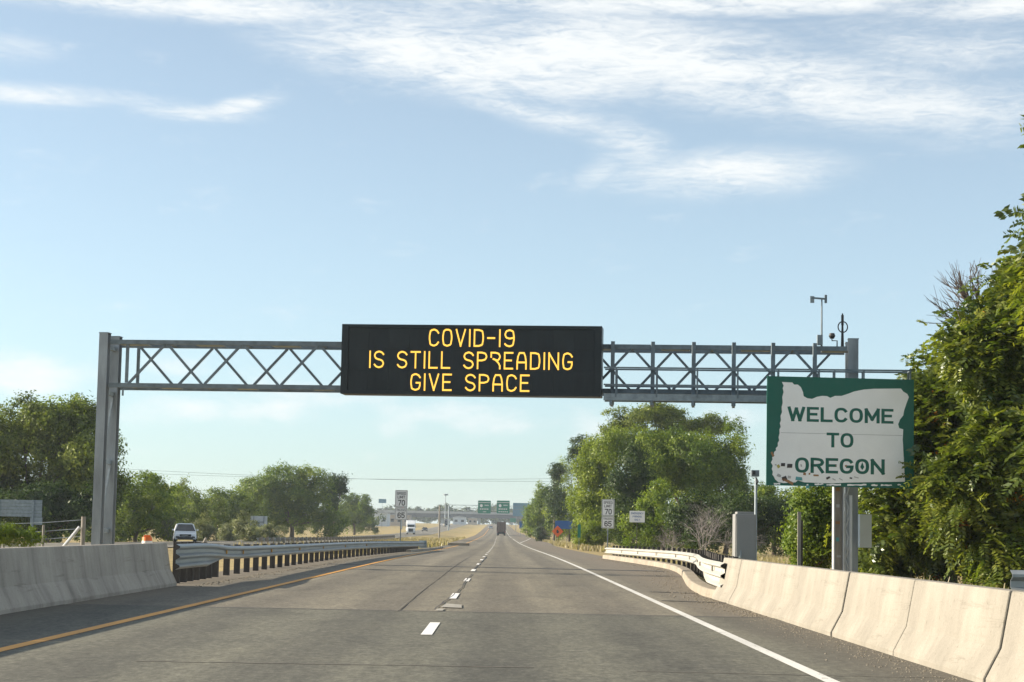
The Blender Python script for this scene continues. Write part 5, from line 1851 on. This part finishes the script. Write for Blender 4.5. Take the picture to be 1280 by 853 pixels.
# --- dead grey shrubs (bare branches)
def branches(mb, p, d, length, r, depth, spread=.55, grav=0.0, n=3, minr=.006):
    if depth == 0 or r < minr:
        return
    p = Vector(p)
    d = Vector(d).normalized()
    pts, rad = [p], [r]
    q = p
    for i in range(3):
        d = (d + Vector((random.uniform(-1, 1), random.uniform(-1, 1), random.uniform(-1, 1))) * .18 + Vector((0, 0, -grav))).normalized()
        q = q + d * length / 3
        pts.append(q)
        rad.append(r * (1 - .18 * (i + 1)))
    mb.tube(pts, rad, 5, False)
    for i in range(n):
        t = random.uniform(.4, 1)
        a = pts[min(3, int(t * 3))]
        nd = (d + Vector((random.uniform(-1, 1), random.uniform(-1, 1), random.uniform(-.6, .9))) * spread).normalized()
        branches(mb, a, nd, length * random.uniform(.6, .85), r * .58, depth - 1, spread, grav, n, minr)


for px, Y, h, lab, sd in ((882, 142, 2.35, 'bare grey dead shrub with drooping twigs in front of the dark trees', 3), (918, 140, 1.5, 'smaller bare grey shrub left of the equipment cabinet', 5),
                          (840, 150, 1.5, 'thin bare shrub in the shade behind the right guardrail', 8), (708, 350, 3.6, 'bare pinkish grey bush among the light green trees on the right', 9)):
    random.seed(sd)
    bx = at(px, 660, Y).x
    zg = gz(bx, Y) - .1
    root = empty('dead_shrub', (bx, Y, zg), label=lab, cat='shrub')
    mb = MB()
    for i in range(6):
        branches(mb, (bx + random.uniform(-.3, .3), Y, zg), (random.uniform(-.45, .45), random.uniform(-.3, .3), 1), h, .028, 5, .7, .09, 3, .0025)
    mb.build('branches', 'dead', root)
random.seed(21)


# --- foreground tree of heaven on the right: compound leaves
def compound_leaves(P, D, length, pairs=7, leaflet=.12):
    """feather-like leaves: P base points, D directions"""
    n = len(P)
    D = unit(D)
    side = unit(np.cross(D, np.array([0, 0, 1.0]) + rng.normal(size=(n, 3)) * .35))
    upv = np.cross(side, D)
    L = length * rng.uniform(.7, 1.25, n)
    Vs = []
    for j in range(pairs):
        t = .22 + .78 * j / (pairs - 1)
        c = P + D * (L * t)[:, None] - np.array([0, 0, 1.0]) * (L * t * t * .45)[:, None]
        for s in (-1, 1):
            dirn = unit(side * s + D * .45 - np.array([0, 0, 1.0]) * .35 + rng.normal(size=(n, 3)) * .12)
            w = unit(np.cross(dirn, upv + rng.normal(size=(n, 3)) * .25))
            ll = (leaflet * (1.0 - .35 * abs(t - .5)) * rng.uniform(.8, 1.2, n))[:, None]
            V = np.empty((n, 4, 3))
            V[:, 0] = c
            V[:, 1] = c + dirn * ll * .45 + w * ll * .21
            V[:, 2] = c + dirn * ll
            V[:, 3] = c + dirn * ll * .45 - w * ll * .21
            Vs.append(V)
    V = np.stack(Vs, 1).reshape(-1, 3)
    F = np.arange(len(V)).reshape(-1, 4)
    return V, F, pairs * 2 * 4


def heaven_tree(px, Y, lobes_px, n_clump, per, label, leaf='leaf_heaven', length=.5, leaflet=.2, trunk=.22, spread=.45, rust=0):
    k = Y / FOC
    bx = at(px, 660, Y).x
    zg = gz(bx, Y) - .2
    root = empty('tree', (bx, Y, zg), label=label, cat='tree')
    lobes = []
    for q in lobes_px:
        c = at(q[0], q[1], Y)
        lobes.append((c.x, Y + (q[4] if len(q) > 4 else 0), c.z, q[2] * k, (q[2] + q[3]) / 2 * k * .8, q[3] * k))
    P, out, T = crown_points(lobes, int(n_clump * 1.6), per, spread * .9, .55)
    keep = P[:, 2] > zg + .1
    P, out, T = P[keep], out[keep], T[keep]
    D = out * .9 + rng.normal(size=P.shape) * .6 + np.array([0, -.15, .1])
    V, F, m_ = compound_leaves(P, D, length, 7, leaflet)
    tint = np.repeat(T, m_) + rng.normal(0, .08, len(P) * m_ // 4).repeat(4)
    np_mesh('crown', V, F, leaf, root, np.clip(tint, 0, 1))
    if rust:
        C, o2, T2 = crown_points(lobes, rust, 60, .14, .95)
        V, F = leaf_quads(C, .10, .55, out=o2)
        np_mesh('seed_clusters', V, F, 'leaf_rust', root, np.repeat(T2, 4))
    mb = MB()
    tg = [(l[0], l[1], l[2] + l[5] * .05) for l in lobes]
    limbs(mb, (bx, Y, zg), tg, trunk)
    mb.build('trunk', 'bark', root)
    return root, lobes, zg, bx


heaven_tree(1190, 62, [(1190, 520, 46, 60), (1165, 580, 46, 70), (1225, 590, 60, 90), (1175, 470, 30, 34), (1130, 640, 42, 60), (1205, 660, 60, 55), (1280, 640, 60, 80), (1275, 520, 55, 70), (1240, 500, 40, 60), (1128, 560, 26, 50), (1155, 640, 50, 60), (1160, 520, 30, 50), (1090, 670, 30, 40)],
            900, 8, 'large glossy green tree with rusty seed clusters right of the welcome sign', spread=.4, rust=80)
heaven_tree(1275, 54, [(1268, 430, 46, 46), (1295, 380, 42, 40), (1228, 455, 40, 36), (1300, 500, 50, 60), (1212, 425, 20, 18), (1250, 570, 50, 50), (1255, 660, 46, 52), (1222, 610, 46, 50)],
            720, 8, 'tall glossy green tree at the right frame edge under the bare branches', spread=.36, rust=50)
heaven_tree(1365, 40, [(1352, 345, 44, 50), (1352, 300, 40, 36), (1342, 172, 36, 30), (1375, 420, 60, 60), (1380, 560, 60, 90)],
            380, 8, 'nearer tree whose leafy sprays hang in at the right frame edge', spread=.34)
heaven_tree(1180, 63, [(1165, 670, 46, 40), (1215, 665, 46, 46), (1122, 684, 30, 26), (1270, 670, 46, 48), (1100, 700, 22, 18)], 420, 8, 'low leafy thicket just behind the right barrier', length=.44, leaflet=.17, trunk=.06, spread=.3)
# bare branches above
random.seed(4)
bz = at(1234, 398, 60)
db = empty('dead_tree', (bz.x, 60, gz(bz.x, 60)), label='bare dark branches sticking up above the glossy tree on the right', cat='tree')
mb = MB()
mb.tube([(bz.x + .6, 60, -.2), (bz.x + .4, 60, 3.5), (bz.x, 60, bz.z)], [.12, .09, .06], 7)
for i, (tx, ty) in enumerate(((1186, 348), (1218, 338), (1240, 334), (1180, 358), (1160, 412), (1200, 345), (1176, 408), (1195, 352))):
    q = at(tx, ty, 60)
    base = Vector((bz.x, 60, bz.z)) if i < 4 else Vector((bz.x + .2, 60, bz.z - .6))
    branches(mb, base, q - base, (q - base).length * .66, .045, 4, .5, -.03, 3, .004)
mb.build('branches', 'twig', db)
random.seed(33)


# --- grass, weeds and stones
def blades(name, pts, h, mat, lean=.35, w=.012):
    n = len(pts)
    a = rng.uniform(0, 2 * np.pi, n)
    hh = h * rng.uniform(.5, 1.3, n)
    d = np.stack([np.cos(a), np.sin(a), np.zeros(n)], 1)
    ln = np.stack([np.cos(a + 1.3), np.sin(a + 1.3), np.zeros(n)], 1) * (hh * lean * rng.uniform(0, 1.3, n))[:, None]
    V = np.empty((n, 4, 3))
    ww = w * rng.uniform(.7, 1.5, n)[:, None]
    V[:, 0] = pts - d * ww
    V[:, 1] = pts + d * ww
    top = pts + ln + np.stack([np.zeros(n), np.zeros(n), hh], 1)
    V[:, 2] = top + d * ww * .3
    V[:, 3] = top - d * ww * .3
    T = np.clip(rng.normal(.5, .25, n), 0, 1)
    return np_mesh(name, V.reshape(-1, 3), np.arange(n * 4).reshape(n, 4), mat, None, np.repeat(T, 4))


def scatter(n, x0, x1, y0, y1, clump=0):
    x, y = rng.uniform(x0, x1, n), rng.uniform(y0, y1, n)
    if clump:
        k = max(1, n // clump)
        cx, cy = rng.uniform(x0, x1, k), rng.uniform(y0, y1, k)
        i = rng.integers(0, k, n)
        x, y = cx[i] + rng.normal(0, .25, n), cy[i] + rng.normal(0, .5, n)
    return np.array([(a, b, gz(a, b) - .02) for a, b in zip(x, y)])


o = blades('dry_grass', np.concatenate([scatter(9000, 8.2, 24, 70, 150), scatter(900, 9, 20, 46, 70)]), .3, 'grass_dry', w=.025)
tag(o, 'dry yellow grass on the verge behind the right guardrail', 'grass', kind='stuff')
o = blades('dry_grass', np.concatenate([scatter(9000, -18, -7.6, 130, 420), scatter(4000, -13, -5.9, 134, 230)]), .45, 'grass_dry', w=.05)
tag(o, 'dry golden grass in the far median', 'grass', kind='stuff')
o = blades('dry_grass', scatter(5000, 7.5, 11, 180, 520), .5, 'grass_dry', w=.06)
tag(o, 'dry grass along the far right verge below the trees', 'grass', kind='stuff')
o = blades('weeds', np.concatenate([scatter(160, 3.96, 4.04, 13, 37, 22), scatter(500, 4.8, 5.3, 18, 36, 30), scatter(200, 4.2, 5.6, 52, 66, 30)]), .07, 'grass_green', w=.006)
tag(o, 'small weeds growing along the foot of the right barrier', 'weeds', kind='stuff')
o = blades('weeds', scatter(700, 5.4, 8.5, 22, 44, 26), .5, 'grass_green', .25, .009)
tag(o, 'tall thin weed stalks behind the right barrier', 'weeds', kind='stuff')

# gravel swept to the edge of the shoulders
def stones(name, n, fx, y0, y1, size, label):
    y = rng.uniform(y0, y1, n)
    x = np.array([fx(q) for q in y])
    s = size * rng.uniform(.4, 1.6, n) ** 1.5
    tmpl = np.array([(1, 0, 0), (-1, 0, 0), (0, 1, 0), (0, -1, 0), (0, 0, .7), (0, 0, -.4)], float)
    tri = np.array([(0, 2, 4), (2, 1, 4), (1, 3, 4), (3, 0, 4), (2, 0, 5), (1, 2, 5), (3, 1, 5), (0, 3, 5)])
    jit = rng.uniform(.6, 1.3, (n, 6, 1))
    a = rng.uniform(0, 6.28, n)
    ca, sa = np.cos(a)[:, None], np.sin(a)[:, None]
    t = tmpl[None] * jit
    V = np.stack([t[..., 0] * ca - t[..., 1] * sa, t[..., 0] * sa + t[..., 1] * ca, t[..., 2]], -1) * s[:, None, None]
    V += np.stack([x, y, np.array([rz_(q) for q in y]) + s * .25], 1)[:, None]
    F = (tri[None] + (np.arange(n) * 6)[:, None, None]).reshape(-1, 3)
    o = np_mesh(name, V.reshape(-1, 3), F, 'stone')
    return tag(o, label, 'gravel', kind='stuff')


stones('gravel', 3200, lambda q: 4.03 - abs(rng.normal(0, .28)), 13, 38, .008, 'loose gravel along the foot of the right barrier')
stones('gravel', 1500, lambda q: float(np.interp(q, [38, 47, 60, 70, 100], [4.0, 4.3, 5.3, 5.8, 5.2])) - abs(rng.normal(0, .4)), 38, 100, .011, 'loose gravel beside the curving right kerb')
stones('gravel', 1800, lambda q: float(np.interp(q, [39, 60, 90, 130], [-6.2, -6.15, -6.0, -5.2])) + abs(rng.normal(0, .22)), 39, 130, .013, 'loose gravel below the left guardrail')

# --- far treeline that reads as one mass
lob = []
for px in np.arange(420, 700, 3.2):
    Y = 1700 + 60 * math.sin(px * .3)
    top = 634 + 3.0 * math.sin(px * .11) + random.uniform(-2.5, 2.5)
    c0, c1 = at(px, top, Y), at(px, 656, Y)
    h = c0.z - gz(c0.x, Y)
    lob.append((c0.x, Y + random.uniform(-40, 40), gz(c0.x, Y) + h * .5, 4.5 * random.uniform(.8, 1.6), 6, h * .5))
P, out, T = crown_points(lob, 4200, 10, 1.3, .4)
V, F = leaf_quads(P, 2.0, .7, out=out)
o = np_mesh('far_trees', V, F, 'leaf_far', None, np.repeat(T, 4))
tag(o, 'hazy line of distant trees behind the overpass', 'trees', kind='stuff')
lob = []
for px in list(np.arange(-60, 470, 9)) + list(np.arange(690, 1350, 9)):
    Y = 900
    c0 = at(px, 648 + (px - 640) * .018 + random.uniform(-6, 4), Y)
    h = c0.z - gz(c0.x, Y)
    lob.append((c0.x, Y + random.uniform(-40, 40), gz(c0.x, Y) + h * .45, 4.5, 6, h * .55))
P, out, T = crown_points(lob, 2200, 9, 1.2, .5)
V, F = leaf_quads(P, 1.5, .7, out=out)
o = np_mesh('far_trees', V, F, 'leaf_far', None, np.repeat(T, 4))
tag(o, 'distant tree belt behind the nearer trees on both sides', 'trees', kind='stuff')

# ------------------------------------------------------------------ haze
def haze_box():
    m = bpy.data.materials.new('haze')
    m.use_nodes = True
    n, l = m.node_tree.nodes, m.node_tree.links
    n.remove(n['Principled BSDF'])
    v = n.new('ShaderNodeVolumePrincipled')
    v.inputs['Color'].default_value = (.8, .9, 1, 1)
    v.inputs['Density'].default_value = .00015
    v.inputs['Anisotropy'].default_value = .3
    l.new(v.outputs[0], n['Material Output'].inputs['Volume'])
    o = MB().box((0, 4450, 22), (12040, 9140, 50)).build('haze', m)
    return tag(o, 'thin summer haze over the whole plain', 'haze', kind='stuff')


haze_box()
